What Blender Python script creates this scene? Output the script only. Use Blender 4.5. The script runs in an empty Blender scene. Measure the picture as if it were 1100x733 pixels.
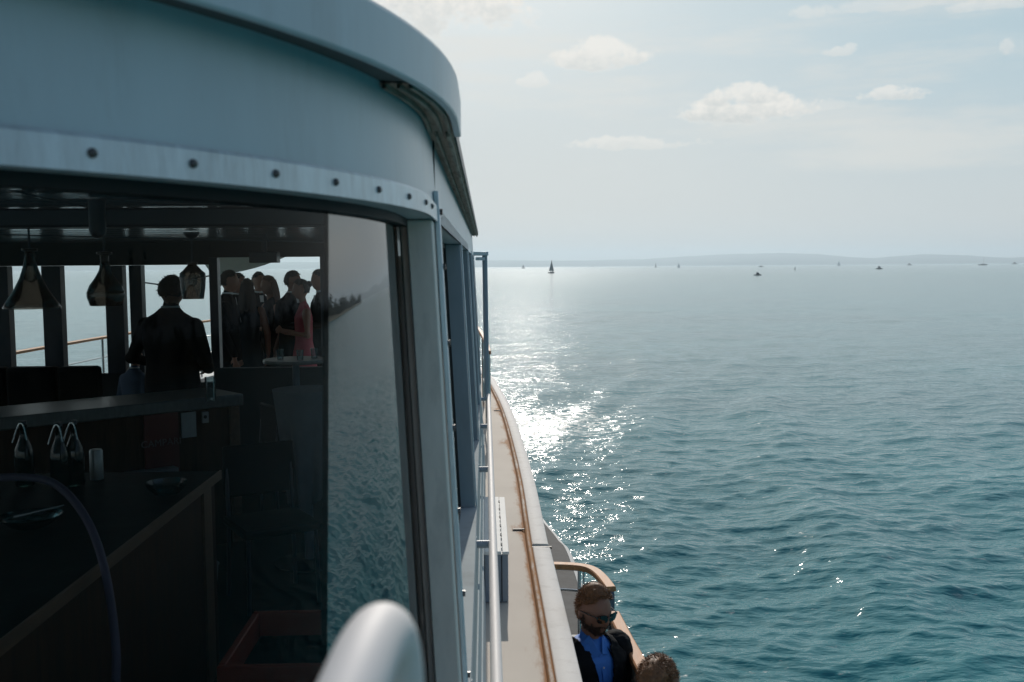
import bpy, bmesh, math, random
import numpy as np
from mathutils import Vector, Matrix, Euler, noise as mnoise
R = math.radians
random.seed(7)
np.random.seed(7)
C = bpy.context.scene.collection
SC = bpy.context.scene
CH = 6.0                      # eye height above the water; shapes below are given with z = 0 at eye level

# ------------------------------------------------------------------ camera
FPX = 1069.0
cam_d = bpy.data.cameras.new('camera'); cam = bpy.data.objects.new('camera', cam_d); C.objects.link(cam)
SC.camera = cam
cam_d.sensor_width = 36; cam_d.lens = 36 * FPX / 1100
cam_d.clip_start = .02; cam_d.clip_end = 40000
cam_d.dof.use_dof = True; cam_d.dof.focus_distance = 14; cam_d.dof.aperture_fstop = 7.5
YAW, PITCH, ROLL = math.atan(28/FPX), math.atan(80.5/FPX), R(.45)
cam.location = (0, 0, CH)
rot = Matrix.Rotation(-YAW, 3, 'Z') @ Matrix.Rotation(R(90)-PITCH, 3, 'X') @ Matrix.Rotation(-ROLL, 3, 'Z')
cam.rotation_euler = rot.to_euler()

def W(px, py, d):
    """point on the ship seen at photo pixel px,py and d metres ahead (eye-level coordinates)"""
    v = rot @ Vector((px-550, 366.5-py, -FPX))
    return v * (d / v.y)

# ------------------------------------------------------------------ world
SUN_EL, SUN_AZ = R(27), R(2.0)          # azimuth from +Y towards +X
world = bpy.data.worlds.new('World'); SC.world = world; world.use_nodes = True
def build_world():
    nt = world.node_tree; nt.nodes.clear(); N = nt.nodes.new; L = nt.links.new
    out = N('ShaderNodeOutputWorld'); bg = N('ShaderNodeBackground'); bg2 = N('ShaderNodeBackground'); mix = N('ShaderNodeMixShader')
    sky = N('ShaderNodeTexSky'); sky.sky_type = 'NISHITA'; sky.sun_disc = False
    sky.sun_elevation = SUN_EL; sky.sun_rotation = SUN_AZ; sky.dust_density = 2.0; sky.air_density = 1.2; sky.ozone_density = 1.2
    bg.inputs['Strength'].default_value = .105
    L(sky.outputs[0], bg.inputs['Color'])
    tc = N('ShaderNodeTexCoord'); D = tc.outputs['Generated']
    def math_(op, a, b=None, c=None, clamp=False):
        n = N('ShaderNodeMath'); n.operation = op; n.use_clamp = clamp
        for i, v in enumerate((a, b, c)):
            if v is None: continue
            if isinstance(v, (int, float)): n.inputs[i].default_value = v
            else: L(v, n.inputs[i])
        return n.outputs[0]
    def dot(v):
        n = N('ShaderNodeVectorMath'); n.operation = 'DOT_PRODUCT'; L(D, n.inputs[0]); n.inputs[1].default_value = v; return n.outputs['Value']
    def mr(v, a, b, c=0., d=1., smooth=True):
        n = N('ShaderNodeMapRange'); n.interpolation_type = 'SMOOTHSTEP' if smooth else 'LINEAR'
        L(v, n.inputs[0]); n.inputs[1].default_value = a; n.inputs[2].default_value = b; n.inputs[3].default_value = c; n.inputs[4].default_value = d
        return n.outputs[0]
    def noise_(scale, detail, stretch=(1, 1, 1), rough=.6, off=(0, 0, 0)):
        m = N('ShaderNodeMapping'); m.inputs['Scale'].default_value = stretch; m.inputs['Location'].default_value = off; L(D, m.inputs[0])
        n = N('ShaderNodeTexNoise'); n.inputs['Scale'].default_value = scale; n.inputs['Detail'].default_value = detail; n.inputs['Roughness'].default_value = rough
        L(m.outputs[0], n.inputs['Vector']); return n.outputs[0]
    def mixc(f, a, b):
        n = N('ShaderNodeMix'); n.data_type = 'RGBA'
        if isinstance(f, (int, float)): n.inputs[0].default_value = f
        else: L(f, n.inputs[0])
        for k, v in ((6, a), (7, b)):
            if isinstance(v, tuple): n.inputs[k].default_value = (*v, 1)
            else: L(v, n.inputs[k])
        return n.outputs[2]
    sunh = (math.sin(SUN_AZ-.35), math.cos(SUN_AZ-.35), 0)
    toward = mr(dot(sunh), -.35, .75)                       # veil of bright haze on the sun's side
    el = dot((0, 0, 1))
    # veil colour: warm white low down and round the sun, bluer to the right and higher
    low = mr(el, 0.0, .30)
    right = mr(dot((1, 0, 0)), .10, .52)
    veil = mixc(low, (.610, .640, .645), (.570, .670, .715))
    veil = mixc(math_('MULTIPLY', right, mr(el, .0, .22)), veil, (.43, .57, .64))
    sund = (math.sin(SUN_AZ-.12)*math.cos(SUN_EL), math.cos(SUN_AZ-.12)*math.cos(SUN_EL), math.sin(SUN_EL))
    veil = mixc(mr(dot(sund), .93, .999), veil, (.74, .785, .795))
    # thin streaks
    st = noise_(2.6, 6, (1, 1, 5.5), .62, (.3, 1.1, .2))
    streak = math_('MULTIPLY', mr(st, .44, .66), mr(el, .015, .10))
    veil = mixc(math_('MULTIPLY', streak, .75), veil, (.70, .71, .69))
    # cumulus, each one at its own direction
    nf = noise_(26, 8, (1, 1, 1.5), .60)
    nc = noise_(85, 5, (1, 1, 1.2), .65, (3, 1, 2))
    total = None; shade_total = None
    for (px, py, wpx, hpx, k, solid) in ((800, 120, 76, 19, 1.0, 1.0), (797, 106, 38, 14, 1.0, .9), (695, 155, 72, 8.5, 1.3, .6), (648, 64, 38, 16, 1.1, .8),
                                  (965, 103, 36, 8, 1.3, .75), (445, 4, 120, 46, 1.0, .9), (903, 55, 14, 7, 1.4, .5), (870, 116, 70, 6, 1.4, .3),
                                  (1075, 4, 50, 9, 1.2, .5), (1082, 53, 8, 9, 1.5, .4), (575, 88, 14, 8, 1.5, .5), (940, 8, 90, 8, 1.5, .35)):
        c = (rot @ Vector((px-550, 366.5-py, -FPX))).normalized()
        u = Vector((c.y, -c.x, 0)).normalized(); v = u.cross(c).normalized()
        a = math_('DIVIDE', dot(u), wpx/FPX*1.0); b0 = dot(v)
        bb = math_('DIVIDE', b0, hpx/FPX)
        bneg = math_('MULTIPLY', math_('MINIMUM', bb, 0.0), 1.7)      # flatter base
        b = math_('ADD', math_('MAXIMUM', bb, 0.0), bneg)
        g = math_('SUBTRACT', 1.0, math_('ADD', math_('MULTIPLY', a, a), math_('MULTIPLY', b, b)))
        g = math_('ADD', g, math_('MULTIPLY', math_('SUBTRACT', nf, .5), 5.2*k))
        g = math_('ADD', g, math_('MULTIPLY', math_('SUBTRACT', nc, .5), 1.3*k))
        g = math_('ADD', g, {648: .9, 450: .55, 695: .45, 903: .5, 575: .4}.get(px, .15))
        m = math_('MULTIPLY', mr(g, -.05, .95), solid)
        m = math_('MULTIPLY', m, mr(dot(tuple(c)), .97, .985))
        sh = math_('MULTIPLY', m, mr(math_('ADD', bb, math_('MULTIPLY', math_('SUBTRACT', nc, .5), 2.5)), .8, -.8))
        total = m if total is None else math_('MAXIMUM', total, m)
        shade_total = sh if shade_total is None else math_('MAXIMUM', shade_total, sh)
    cloudc = mixc(shade_total, (.84, .82, .78), (.58, .61, .61))
    veil = mixc(math_('MULTIPLY', total, .95), veil, cloudc)
    L(veil, bg2.inputs['Color']); bg2.inputs['Strength'].default_value = 1.0
    f = math_('MULTIPLY', math_('MULTIPLY', toward, .97), mr(el, .34, .85, 1., .45))
    L(f, mix.inputs[0]); L(bg.outputs[0], mix.inputs[1]); L(bg2.outputs[0], mix.inputs[2]); L(mix.outputs[0], out.inputs['Surface'])
build_world()
world.cycles.sampling_method = 'MANUAL'; world.cycles.sample_map_resolution = 512
sl = bpy.data.lights.new('sun', 'SUN'); sl.energy = 3.2; sl.angle = R(.53); sl.color = (1, .93, .84)
sun = bpy.data.objects.new('sun', sl); C.objects.link(sun)
sd = Vector((math.sin(SUN_AZ)*math.cos(SUN_EL), math.cos(SUN_AZ)*math.cos(SUN_EL), math.sin(SUN_EL)))
sun.rotation_euler = sd.to_track_quat('Z', 'Y').to_euler(); sun.location = (0, 0, 60)
SC.view_settings.view_transform = 'Standard'; SC.view_settings.look = 'None'; SC.view_settings.gamma = 1.0
SC.view_settings.use_curve_mapping = False; SC.view_settings.exposure = 0.0
SC.render.engine = 'CYCLES'
cy = SC.cycles
cy.max_bounces = 8; cy.diffuse_bounces = 3; cy.glossy_bounces = 4; cy.transmission_bounces = 6; cy.transparent_max_bounces = 10; cy.volume_bounces = 0
cy.caustics_reflective = False; cy.caustics_refractive = False; cy.sample_clamp_indirect = 6; cy.sample_clamp_direct = 40
cy.use_denoising = True

# ------------------------------------------------------------------ materials
MATS = {}
def mat(name, col, rough=.6, metal=0., spec=.5, var=.12, scale=8., bump=0., bscale=40., coat=0., dirt=None, dirt_amt=.0, stretch=(1, 1, 1), emit=None):
    if name in MATS: return MATS[name]
    m = bpy.data.materials.new(name); m.use_nodes = True; nt = m.node_tree; N = nt.nodes.new; L = nt.links.new
    b = nt.nodes['Principled BSDF']
    b.inputs['Roughness'].default_value = rough; b.inputs['Metallic'].default_value = metal
    b.inputs['Specular IOR Level'].default_value = spec; b.inputs['Coat Weight'].default_value = coat
    g = N('ShaderNodeNewGeometry'); mp = N('ShaderNodeMapping'); mp.inputs['Scale'].default_value = stretch; L(g.outputs['Position'], mp.inputs[0])
    n = N('ShaderNodeTexNoise'); n.inputs['Scale'].default_value = scale; n.inputs['Detail'].default_value = 6; n.inputs['Roughness'].default_value = .65; L(mp.outputs[0], n.inputs['Vector'])
    ra = N('ShaderNodeMapRange'); L(n.outputs[0], ra.inputs[0]); ra.inputs[1].default_value = .3; ra.inputs[2].default_value = .7
    mx = N('ShaderNodeMix'); mx.data_type = 'RGBA'; L(ra.outputs[0], mx.inputs[0])
    mx.inputs[6].default_value = (*[c*(1-var) for c in col], 1); mx.inputs[7].default_value = (*[min(1, c*(1+var)) for c in col], 1)
    res = mx.outputs[2]
    if dirt:
        n2 = N('ShaderNodeTexNoise'); n2.inputs['Scale'].default_value = scale*1.7; n2.inputs['Detail'].default_value = 8; n2.inputs['Roughness'].default_value = .7; L(mp.outputs[0], n2.inputs['Vector'])
        r2 = N('ShaderNodeMapRange'); L(n2.outputs[0], r2.inputs[0]); r2.inputs[1].default_value = .52; r2.inputs[2].default_value = .74; r2.inputs[4].default_value = dirt_amt
        m2 = N('ShaderNodeMix'); m2.data_type = 'RGBA'; L(r2.outputs[0], m2.inputs[0]); L(res, m2.inputs[6]); m2.inputs[7].default_value = (*dirt, 1); res = m2.outputs[2]
    L(res, b.inputs['Base Color'])
    rr = N('ShaderNodeMapRange'); L(n.outputs[0], rr.inputs[0]); rr.inputs[3].default_value = max(.02, rough-.08); rr.inputs[4].default_value = min(1, rough+.1); L(rr.outputs[0], b.inputs['Roughness'])
    if bump:
        n3 = N('ShaderNodeTexNoise'); n3.inputs['Scale'].default_value = bscale; n3.inputs['Detail'].default_value = 5; L(mp.outputs[0], n3.inputs['Vector'])
        bp = N('ShaderNodeBump'); bp.inputs['Strength'].default_value = bump; bp.inputs['Distance'].default_value = .01; L(n3.outputs[0], bp.inputs['Height']); L(bp.outputs[0], b.inputs['Normal'])
    if emit:
        b.inputs['Emission Color'].default_value = (*emit[0], 1); b.inputs['Emission Strength'].default_value = emit[1]
    MATS[name] = m; return m

WHITE = mat('white_marine_paint', (.50, .60, .65), .33, var=.07, scale=3.2, stretch=(1.6, 1.6, .35), dirt=(.30, .33, .34), dirt_amt=.35, bump=.05, bscale=30)
TRIM = mat('brushed_trim_metal', (.60, .69, .74), .34, metal=.35, var=.16, scale=12, stretch=(3, 3, .5), dirt=(.32, .35, .36), dirt_amt=.5, bump=.08, bscale=60)
PILLAR = mat('blue_grey_pillar_paint', (.30, .36, .41), .5, var=.10, scale=6, dirt=(.2, .22, .22), dirt_amt=.3, stretch=(1, 1, .3))
PILLARG = mat('weathered_grey_pillar_paint', (.80, .75, .69), .55, var=.14, scale=9, dirt=(.22, .22, .22), dirt_amt=.4, stretch=(1, 1, .25))
SEAL = mat('black_rubber_seal', (.012, .014, .016), .6)
BOLT = mat('dark_bolt_steel', (.10, .10, .10), .35, metal=.8)
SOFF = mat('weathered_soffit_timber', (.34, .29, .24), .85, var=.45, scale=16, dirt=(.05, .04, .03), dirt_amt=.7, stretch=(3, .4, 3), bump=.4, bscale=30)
ROOFT = mat('dull_roof_paint', (.34, .36, .36), .7, var=.15, scale=3, dirt=(.1, .1, .1), dirt_amt=.4)
TUBE = mat('white_powder_coated_tube', (.74, .71, .69), .6, spec=.25, var=.04, scale=10)
CAPW = mat('white_gunwale_paint', (.76, .73, .69), .75, spec=.2, var=.06, scale=5, dirt=(.42, .38, .33), dirt_amt=.4, bump=.1, bscale=25)
WOODV = mat('varnished_rail_wood', (.50, .235, .105), .6, spec=.3, var=.28, scale=9, stretch=(5, .6, 5), coat=.05, bump=.1, bscale=20)
STEEL = mat('stainless_tube', (.55, .56, .57), .22, metal=.9, var=.06)
POSTM = mat('slate_blue_post_paint', (.08, .12, .16), .45)
HULLM = mat('grey_hull_deck_paint', (.15, .147, .142), .85, spec=.15, var=.22, scale=5, dirt=(.10, .09, .08), dirt_amt=.6, bump=.2, bscale=12)
HULLW = mat('white_hull_paint', (.62, .62, .60), .45, var=.06, scale=2, dirt=(.4, .3, .2), dirt_amt=.25)
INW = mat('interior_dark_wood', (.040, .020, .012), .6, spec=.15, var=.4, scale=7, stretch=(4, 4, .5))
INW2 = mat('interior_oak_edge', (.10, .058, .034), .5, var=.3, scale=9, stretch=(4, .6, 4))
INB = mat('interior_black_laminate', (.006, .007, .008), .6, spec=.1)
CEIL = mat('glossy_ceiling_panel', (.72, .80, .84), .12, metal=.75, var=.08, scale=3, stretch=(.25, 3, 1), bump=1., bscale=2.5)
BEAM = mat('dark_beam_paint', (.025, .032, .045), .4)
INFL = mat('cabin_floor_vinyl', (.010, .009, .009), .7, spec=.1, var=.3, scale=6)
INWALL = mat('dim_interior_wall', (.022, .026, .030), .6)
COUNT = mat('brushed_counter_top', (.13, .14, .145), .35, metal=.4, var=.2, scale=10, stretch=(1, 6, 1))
GREYP = mat('shade_grey_box_paint', (.26, .31, .37), .5, var=.05, scale=6, dirt=(.3, .3, .3), dirt_amt=.3)  # shade on the box's near face is put into this darker grey

def glass(name, ior, tint=(1, 1, 1), rough=0.):
    m = bpy.data.materials.new(name); m.use_nodes = True; nt = m.node_tree; nt.nodes.clear(); N = nt.nodes.new; L = nt.links.new
    o = N('ShaderNodeOutputMaterial'); mx = N('ShaderNodeMixShader'); f = N('ShaderNodeFresnel'); f.inputs[0].default_value = ior
    t = N('ShaderNodeBsdfTransparent'); t.inputs[0].default_value = (*tint, 1); g = N('ShaderNodeBsdfGlossy'); g.inputs['Roughness'].default_value = rough
    ge = N('ShaderNodeNewGeometry')
    n = N('ShaderNodeTexNoise'); n.inputs['Scale'].default_value = 1.6; L(ge.outputs['Position'], n.inputs['Vector'])
    bp = N('ShaderNodeBump'); bp.inputs['Strength'].default_value = .12; bp.inputs['Distance'].default_value = .008; L(n.outputs[0], bp.inputs['Height']); L(bp.outputs[0], g.inputs['Normal'])
    L(f.outputs[0], mx.inputs[0]); L(t.outputs[0], mx.inputs[1]); L(g.outputs[0], mx.inputs[2]); L(mx.outputs[0], o.inputs[0])
    return m
GLASS = glass('tinted_window_glass', 1.20, (.97, 1, .99))
GLASS2 = glass('reflective_window_glass', 3.8, (.5, .55, .56))
GLASSS = glass('side_window_glass', 1.45, (.52, .58, .60))
GLASSP = glass('plain_window_glass', 1.25, (1, 1, 1))
GLASSC = glass('clear_glassware', 1.5, (.78, .86, .88), .03)

# ------------------------------------------------------------------ mesh helpers
class MB:
    def __init__(s): s.v = []; s.f = []; s.m = []; s.cur = 0
    def add(s, vs, fs):
        o = len(s.v); s.v += [Vector(v) for v in vs]; s.f += [tuple(i+o for i in f) for f in fs]; s.m += [s.cur]*len(fs)
    def box(s, lo, hi, M=None):
        x0, y0, z0 = lo; x1, y1, z1 = hi
        vs = [Vector(p) for p in ((x0,y0,z0),(x1,y0,z0),(x1,y1,z0),(x0,y1,z0),(x0,y0,z1),(x1,y0,z1),(x1,y1,z1),(x0,y1,z1))]
        if M: vs = [M @ v for v in vs]
        s.add(vs, [(0,3,2,1),(4,5,6,7),(0,1,5,4),(1,2,6,5),(2,3,7,6),(3,0,4,7)])
    def hexa(s, b, t):
        s.add(list(b)+list(t), [(0,3,2,1),(4,5,6,7),(0,1,5,4),(1,2,6,5),(2,3,7,6),(3,0,4,7)])
    def tube(s, pts, r, n=12, cap=True):
        pts = [Vector(p) for p in pts]; rs = r if isinstance(r, (list, tuple)) else [r]*len(pts)
        vs = []; fs = []; up = None
        for i, p in enumerate(pts):
            d = (pts[min(i+1, len(pts)-1)] - pts[max(i-1, 0)]).normalized()
            if up is None: up = Vector((0, 0, 1)) if abs(d.z) < .9 else Vector((0, 1, 0))
            a = d.cross(up).normalized(); up = a.cross(d).normalized()
            for k in range(n):
                t = 2*math.pi*k/n; vs.append(p + rs[i]*(a*math.cos(t)+up*math.sin(t)))
        for i in range(len(pts)-1):
            for k in range(n):
                a, b = i*n+k, i*n+(k+1) % n; fs.append((a, b, b+n, a+n))
        if cap: fs.append(tuple(reversed(range(n)))); fs.append(tuple(range((len(pts)-1)*n, len(pts)*n)))
        s.add(vs, fs)
    def lathe(s, prof, c, n=24, axis=None, cap=True):
        c = Vector(c); vs = []; fs = []
        for r, z in prof:
            for k in range(n):
                t = 2*math.pi*k/n; vs.append(c+Vector((r*math.cos(t), r*math.sin(t), z)))
        for i in range(len(prof)-1):
            for k in range(n):
                a, b = i*n+k, i*n+(k+1) % n; fs.append((a, b, b+n, a+n))
        if cap: fs.append(tuple(reversed(range(n)))); fs.append(tuple(range((len(prof)-1)*n, len(prof)*n)))
        s.add(vs, fs)
    def prism(s, poly, z0, z1):
        n = len(poly)
        s.add([(x, y, z0) for x, y in poly]+[(x, y, z1) for x, y in poly], [tuple(reversed(range(n))), tuple(range(n, 2*n))]+[(k, (k+1) % n, n+(k+1) % n, n+k) for k in range(n)])
    def sheet(s, rows, closed=False):
        n = len(rows[0]); vs = [p for r in rows for p in r]; fs = []
        for i in range(len(rows)-1):
            for k in range(n if closed else n-1):
                a, b = i*n+k, i*n+(k+1) % n; fs.append((a, b, b+n, a+n))
        s.add(vs, fs)
    def ring(s, prof, pathf, closed=False):
        """sweep: prof list of (offset, z); pathf(offset) -> list of (x,y) same length"""
        cols = [pathf(o) for o, z in prof]
        rows = [[(x, y, z) for (x, y) in col] for col, (o, z) in zip(cols, prof)]
        rows.append(rows[0]); s.sheet(rows, closed)
        if not closed:
            n = len(prof); 
            s.add([r[0] for r in rows[:-1]], [tuple(range(n))]); s.add([r[-1] for r in rows[:-1]], [tuple(reversed(range(n)))])
    def build(s, name, mats, parent=None, bevel=0., smooth=35, base=None, raw=False):
        if not isinstance(mats, (list, tuple)): mats = [mats]
        off = Vector((0, 0, 0 if raw else CH))
        vs = [v+off for v in s.v]
        if parent is not None:
            org = parent.location if parent.parent is None else parent.parent.location
            if parent.parent is not None and parent.parent.parent is not None: org = parent.parent.parent.location
        else:
            org = (Vector(base)+off) if base is not None else Vector((sum(v.x for v in vs)/len(vs), sum(v.y for v in vs)/len(vs), min(v.z for v in vs)))
        me = bpy.data.meshes.new(name); me.from_pydata([v-org for v in vs], [], s.f); me.validate(); me.update()
        if len(me.polygons) == len(s.m) : me.polygons.foreach_set('material_index', s.m)
        for m in mats: me.materials.append(m)
        bm = bmesh.new(); bm.from_mesh(me); bmesh.ops.recalc_face_normals(bm, faces=bm.faces); bm.to_mesh(me); bm.free()
        me.shade_smooth(); me.set_sharp_from_angle(angle=R(smooth))
        o = bpy.data.objects.new(name, me); C.objects.link(o)
        if parent is not None: o.parent = parent
        else: o.location = org
        if bevel:
            b = o.modifiers.new('bevel', 'BEVEL'); b.width = bevel; b.segments = 2; b.limit_method = 'ANGLE'; b.angle_limit = R(40)
        return o
def tag(o, label, cat, group=None, kind=None):
    if label: o['label'] = label
    if cat: o['category'] = cat
    if group: o['group'] = group
    if kind: o['kind'] = kind
    return o
def thing(name, base, label, cat, group=None, raw=False):
    o = bpy.data.objects.new(name, None); C.objects.link(o); o.empty_display_size = .1
    o.location = Vector(base)+Vector((0, 0, 0 if raw else CH)); return tag(o, label, cat, group)
def copy_tree(o, parent=None):
    c = o.copy(); C.objects.link(c); c.parent = parent
    for ch in list(o.children): copy_tree(ch, c)
    return c
def bez(pts, n=8):
    """smooth polyline through points (catmull-rom)"""
    P = [Vector(p) for p in pts]; out = []
    for i in range(len(P)-1):
        p0, p1, p2, p3 = P[max(i-1, 0)], P[i], P[i+1], P[min(i+2, len(P)-1)]
        for k in range(n):
            t = k/n; out.append(.5*((2*p1)+(-p0+p2)*t+(2*p0-5*p1+4*p2-p3)*t*t+(-p0+3*p1-3*p2+p3)*t**3))
    out.append(P[-1]); return out

# ------------------------------------------------------------------ SHIP
XC = -2.65                       # centre line
ZD = -1.9                        # upper deck / cabin floor
ZM = -3.07                       # main deck
YF = 9.3                         # cabin front
AX, AY, AR = -1.71, 1.95, 1.6    # aft corner arc of the cabin wall
def lean(z): return -.047*(z-.1)
def loop(off, z=.1, seg=40, y1=YF):
    """plan of cabin wall from the starboard front corner, round the stern side, to the port front corner"""
    o = off+lean(z); r = AR+o; pts = [(-.11+o, y1), (-.11+o, 6.1), (-.11+o, 4.2), (-.11+o, 2.3)]
    for k in range(seg+1):
        t = math.pi/2*k/seg; pts.append((AX+r*math.cos(t), AY-r*math.sin(t)))
    return pts + [(2*XC-x, y) for x, y in reversed(pts)]
def zloop(z): return lambda off: loop(off, z)
ship = thing('passenger_ship', (0, 4, -6), 'white lake passenger ship with rounded glazed cabin and rusty side ledge', 'ship')

# upper deck edge (outer edge of the ledge), starboard
EDGE = [(-7.0, .34), (0, .415), (4.5, .418), (6.6, .412), (8.7, .418), (11.0, .385), (12.6, .345), (14.1, .285), (15.6, .20), (17.1, .10), (19, -.18), (21, -.72), (22.6, -1.5), (23.5, -2.65)]
LOWE = [(-8.5, .70), (0, .86), (5, .87), (10.0, .86), (11.0, .78), (11.8, .66), (13.0, .50), (15, .17), (17.1, -.10), (20, -.75), (22.4, -1.7), (23.9, -2.65)]
def interp(tab, y):
    for (a, xa), (b, xb) in zip(tab, tab[1:]):
        if y <= b:
            t = max(0, (y-a)/(b-a)); return xa+(xb-xa)*t
    return tab[-1][1]
def smooth_tab(tab, n=90):
    P = bez([(x, y, 0) for y, x in tab], 8); return [(p.x, p.y) for p in P]
edge = smooth_tab(EDGE); low = smooth_tab(LOWE)
def off_poly(pts, o):
    out = []
    for i, (x, y) in enumerate(pts):
        a = pts[max(i-1, 0)]; b = pts[min(i+1, len(pts)-1)]; d = Vector((b[0]-a[0], b[1]-a[1])).normalized()
        out.append((x+d.y*o, y-d.x*o))
    return out
def mirror(pts): return [(2*XC-x, y) for x, y in reversed(pts)]

# hull below the main deck
mb = MB()
def hullrow(z, inset):
    s = [(XC+(x-XC)*(1-inset), y-inset*4*(max(0, y-10)/14)) for x, y in low]
    full = s+mirror(s)[1:]; return [(x, y, z) for x, y in full]
mb.sheet([hullrow(ZM, 0), hullrow(ZM-.25, 0), hullrow(ZM-.9, .02), hullrow(-5.2, .06), hullrow(-6.3, .12), hullrow(-7.0, .3)], closed=True)
mb.build('hull', HULLW, ship)
mb = MB(); s = low; mb.prism(s+mirror(s)[1:], ZM-.06, ZM+.004); mb.build('main_deck', HULLM, ship, bevel=.01)
# rubbing strake
mb = MB(); mb.sheet([[(x, y, z) for x, y in off_poly(low, o)] for o, z in ((0, ZM-.02), (.05, ZM-.03), (.05, ZM-.12), (0, ZM-.14))]); mb.build('rubbing_strake', POSTM, ship)
# lower superstructure wall
mb = MB()
lw = [(-.02, -6.5), (-.02, 8), (-.06, 10), (-.14, 12), (-.35, 14), (-.75, 17), (-1.6, 20), (-2.65, 21)]
lws = [(p.x, p.y) for p in bez([(x, y, 0) for x, y in lw], 6)]
mb.sheet([[(x, y, z) for x, y in lws+mirror(lws)[1:]] for z in (ZM, ZD-.10)], closed=True)
mb.build('lower_cabin_wall', HULLW, ship)

# ledge / upper deck with rust: own material driven by an attribute
def ledge_material():
    m = bpy.data.materials.new('rust_stained_deck_paint'); m.use_nodes = True; nt = m.node_tree; N = nt.nodes.new; L = nt.links.new
    b = nt.nodes['Principled BSDF']; b.inputs['Roughness'].default_value = .8; b.inputs['Specular IOR Level'].default_value = .2
    at = N('ShaderNodeAttribute'); at.attribute_name = 'rust'
    g = N('ShaderNodeNewGeometry')
    mp = N('ShaderNodeMapping'); mp.inputs['Scale'].default_value = (1, .28, 1); L(g.outputs['Position'], mp.inputs[0])
    n = N('ShaderNodeTexNoise'); n.inputs['Scale'].default_value = 13; n.inputs['Detail'].default_value = 9; n.inputs['Roughness'].default_value = .72; L(mp.outputs[0], n.inputs['Vector'])
    n2 = N('ShaderNodeTexNoise'); n2.inputs['Scale'].default_value = 3.; n2.inputs['Detail'].default_value = 5; L(g.outputs['Position'], n2.inputs['Vector'])
    ad = N('ShaderNodeMath'); ad.operation = 'MULTIPLY_ADD'; L(n.outputs[0], ad.inputs[0]); ad.inputs[1].default_value = 2.3; ad.inputs[2].default_value = -1.42
    ad2 = N('ShaderNodeMath'); ad2.operation = 'ADD'; L(ad.outputs[0], ad2.inputs[0]); L(at.outputs['Fac'], ad2.inputs[1])
    mr = N('ShaderNodeMapRange'); mr.interpolation_type = 'SMOOTHSTEP'; L(ad2.outputs[0], mr.inputs[0]); mr.inputs[1].default_value = .12; mr.inputs[2].default_value = .95
    base = N('ShaderNodeMix'); base.data_type = 'RGBA'; L(n2.outputs[0], base.inputs[0]); base.inputs[6].default_value = (.55, .485, .415, 1); base.inputs[7].default_value = (.66, .59, .51, 1)
    ru = N('ShaderNodeMix'); ru.data_type = 'RGBA'; L(n.outputs[0], ru.inputs[0]); ru.inputs[6].default_value = (.15, .050, .018, 1); ru.inputs[7].default_value = (.50, .25, .09, 1)
    mx = N('ShaderNodeMix'); mx.data_type = 'RGBA'; L(mr.outputs[0], mx.inputs[0]); L(base.outputs[2], mx.inputs[6]); L(ru.outputs[2], mx.inputs[7]); L(mx.outputs[2], b.inputs['Base Color'])
    bp = N('ShaderNodeBump'); bp.inputs['Strength'].default_value = .25; bp.inputs['Distance'].default_value = .004; L(n.outputs[0], bp.inputs['Height']); L(bp.outputs[0], b.inputs['Normal'])
    return m
LEDGE = ledge_material()
dense = []
for i in range(len(edge)-1):
    for k in range(6):
        t = k/6; dense.append((edge[i][0]*(1-t)+edge[i+1][0]*t, edge[i][1]*(1-t)+edge[i+1][1]*t))
dense.append(edge[-1])
prof = [(-.60, ZD), (-.40, ZD), (-.30, ZD), (-.25, ZD), (-.215, ZD), (-.19, ZD), (-.17, ZD-.001), (-.160, ZD-.006), (-.152, ZD-.008), (-.146, ZD+.016), (-.138, ZD+.024), (-.126, ZD+.024), (-.118, ZD+.012), (-.112, ZD+.002)]
rustv = [0, 0, 0, .08, .24, .42, .62, .95, 1.5, 1.2, .75, .95, 1.5, 1.4]
mb = MB(); mb.sheet([[(x, y, z) for x, y in off_poly(dense, o)] for o, z in prof])
led = mb.build('ledge_deck', LEDGE, ship, smooth=60)
at = led.data.attributes.new('rust', 'FLOAT', 'POINT'); nn = len(dense)
vals = []
for j in range(len(prof)):
    for i in range(nn):
        y = dense[i][1]; v = rustv[j]
        if prof[j][0] < -.13 and prof[j][0] > -.33:
            for yy, wd in ((7.05, .16), (13.0, .5), (10.6, .3), (15.6, .4)): v += .55*math.exp(-((y-yy)/wd)**2)*(1 if prof[j][0] > -.26 else .5)
        vals.append(v)
at.data.foreach_set('value', vals)
# deck slab across the ship
mb = MB(); inn = off_poly(edge, -.45); mb.prism(inn+mirror(inn)[1:], ZD-.10, ZD-.004); mb.build('upper_deck', HULLM, ship)
# white gunwale cap in two lengths with the joint at y = 6.6
for (a, b, wd) in ((-7, 6.585, .008), (6.615, 30, 0)):
    seg = [p for p in dense if a <= p[1] <= b]
    mb = MB(); rows = [[(x, y, z) for x, y in off_poly(seg, o)] for o, z in ((-.112, ZD-.02), (-.112, ZD+.010), (-.105, ZD+.016), (wd-.008, ZD+.012), (wd, ZD+.002), (wd, ZD-.09), (wd-.03, ZD-.12), (-.3, ZD-.12))]
    mb.sheet(rows); mb.add([r[0] for r in rows], [tuple(range(len(rows)))]); mb.add([r[-1] for r in rows], [tuple(range(len(rows)))])
    mb.build('gunwale_cap', CAPW, ship, smooth=50)
pm = MB(); pe = mirror(off_poly(dense, 0)); pm.sheet([[(2*XC-x, y, z) for x, y in off_poly(dense, o)] for o, z in ((-.45, ZD-.002), (-.11, ZD+.002), (-.10, ZD+.016), (0, ZD+.012), (0, ZD-.10), (-.3, ZD-.12))]); pm.build('gunwale_cap', CAPW, ship, smooth=50)
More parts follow.
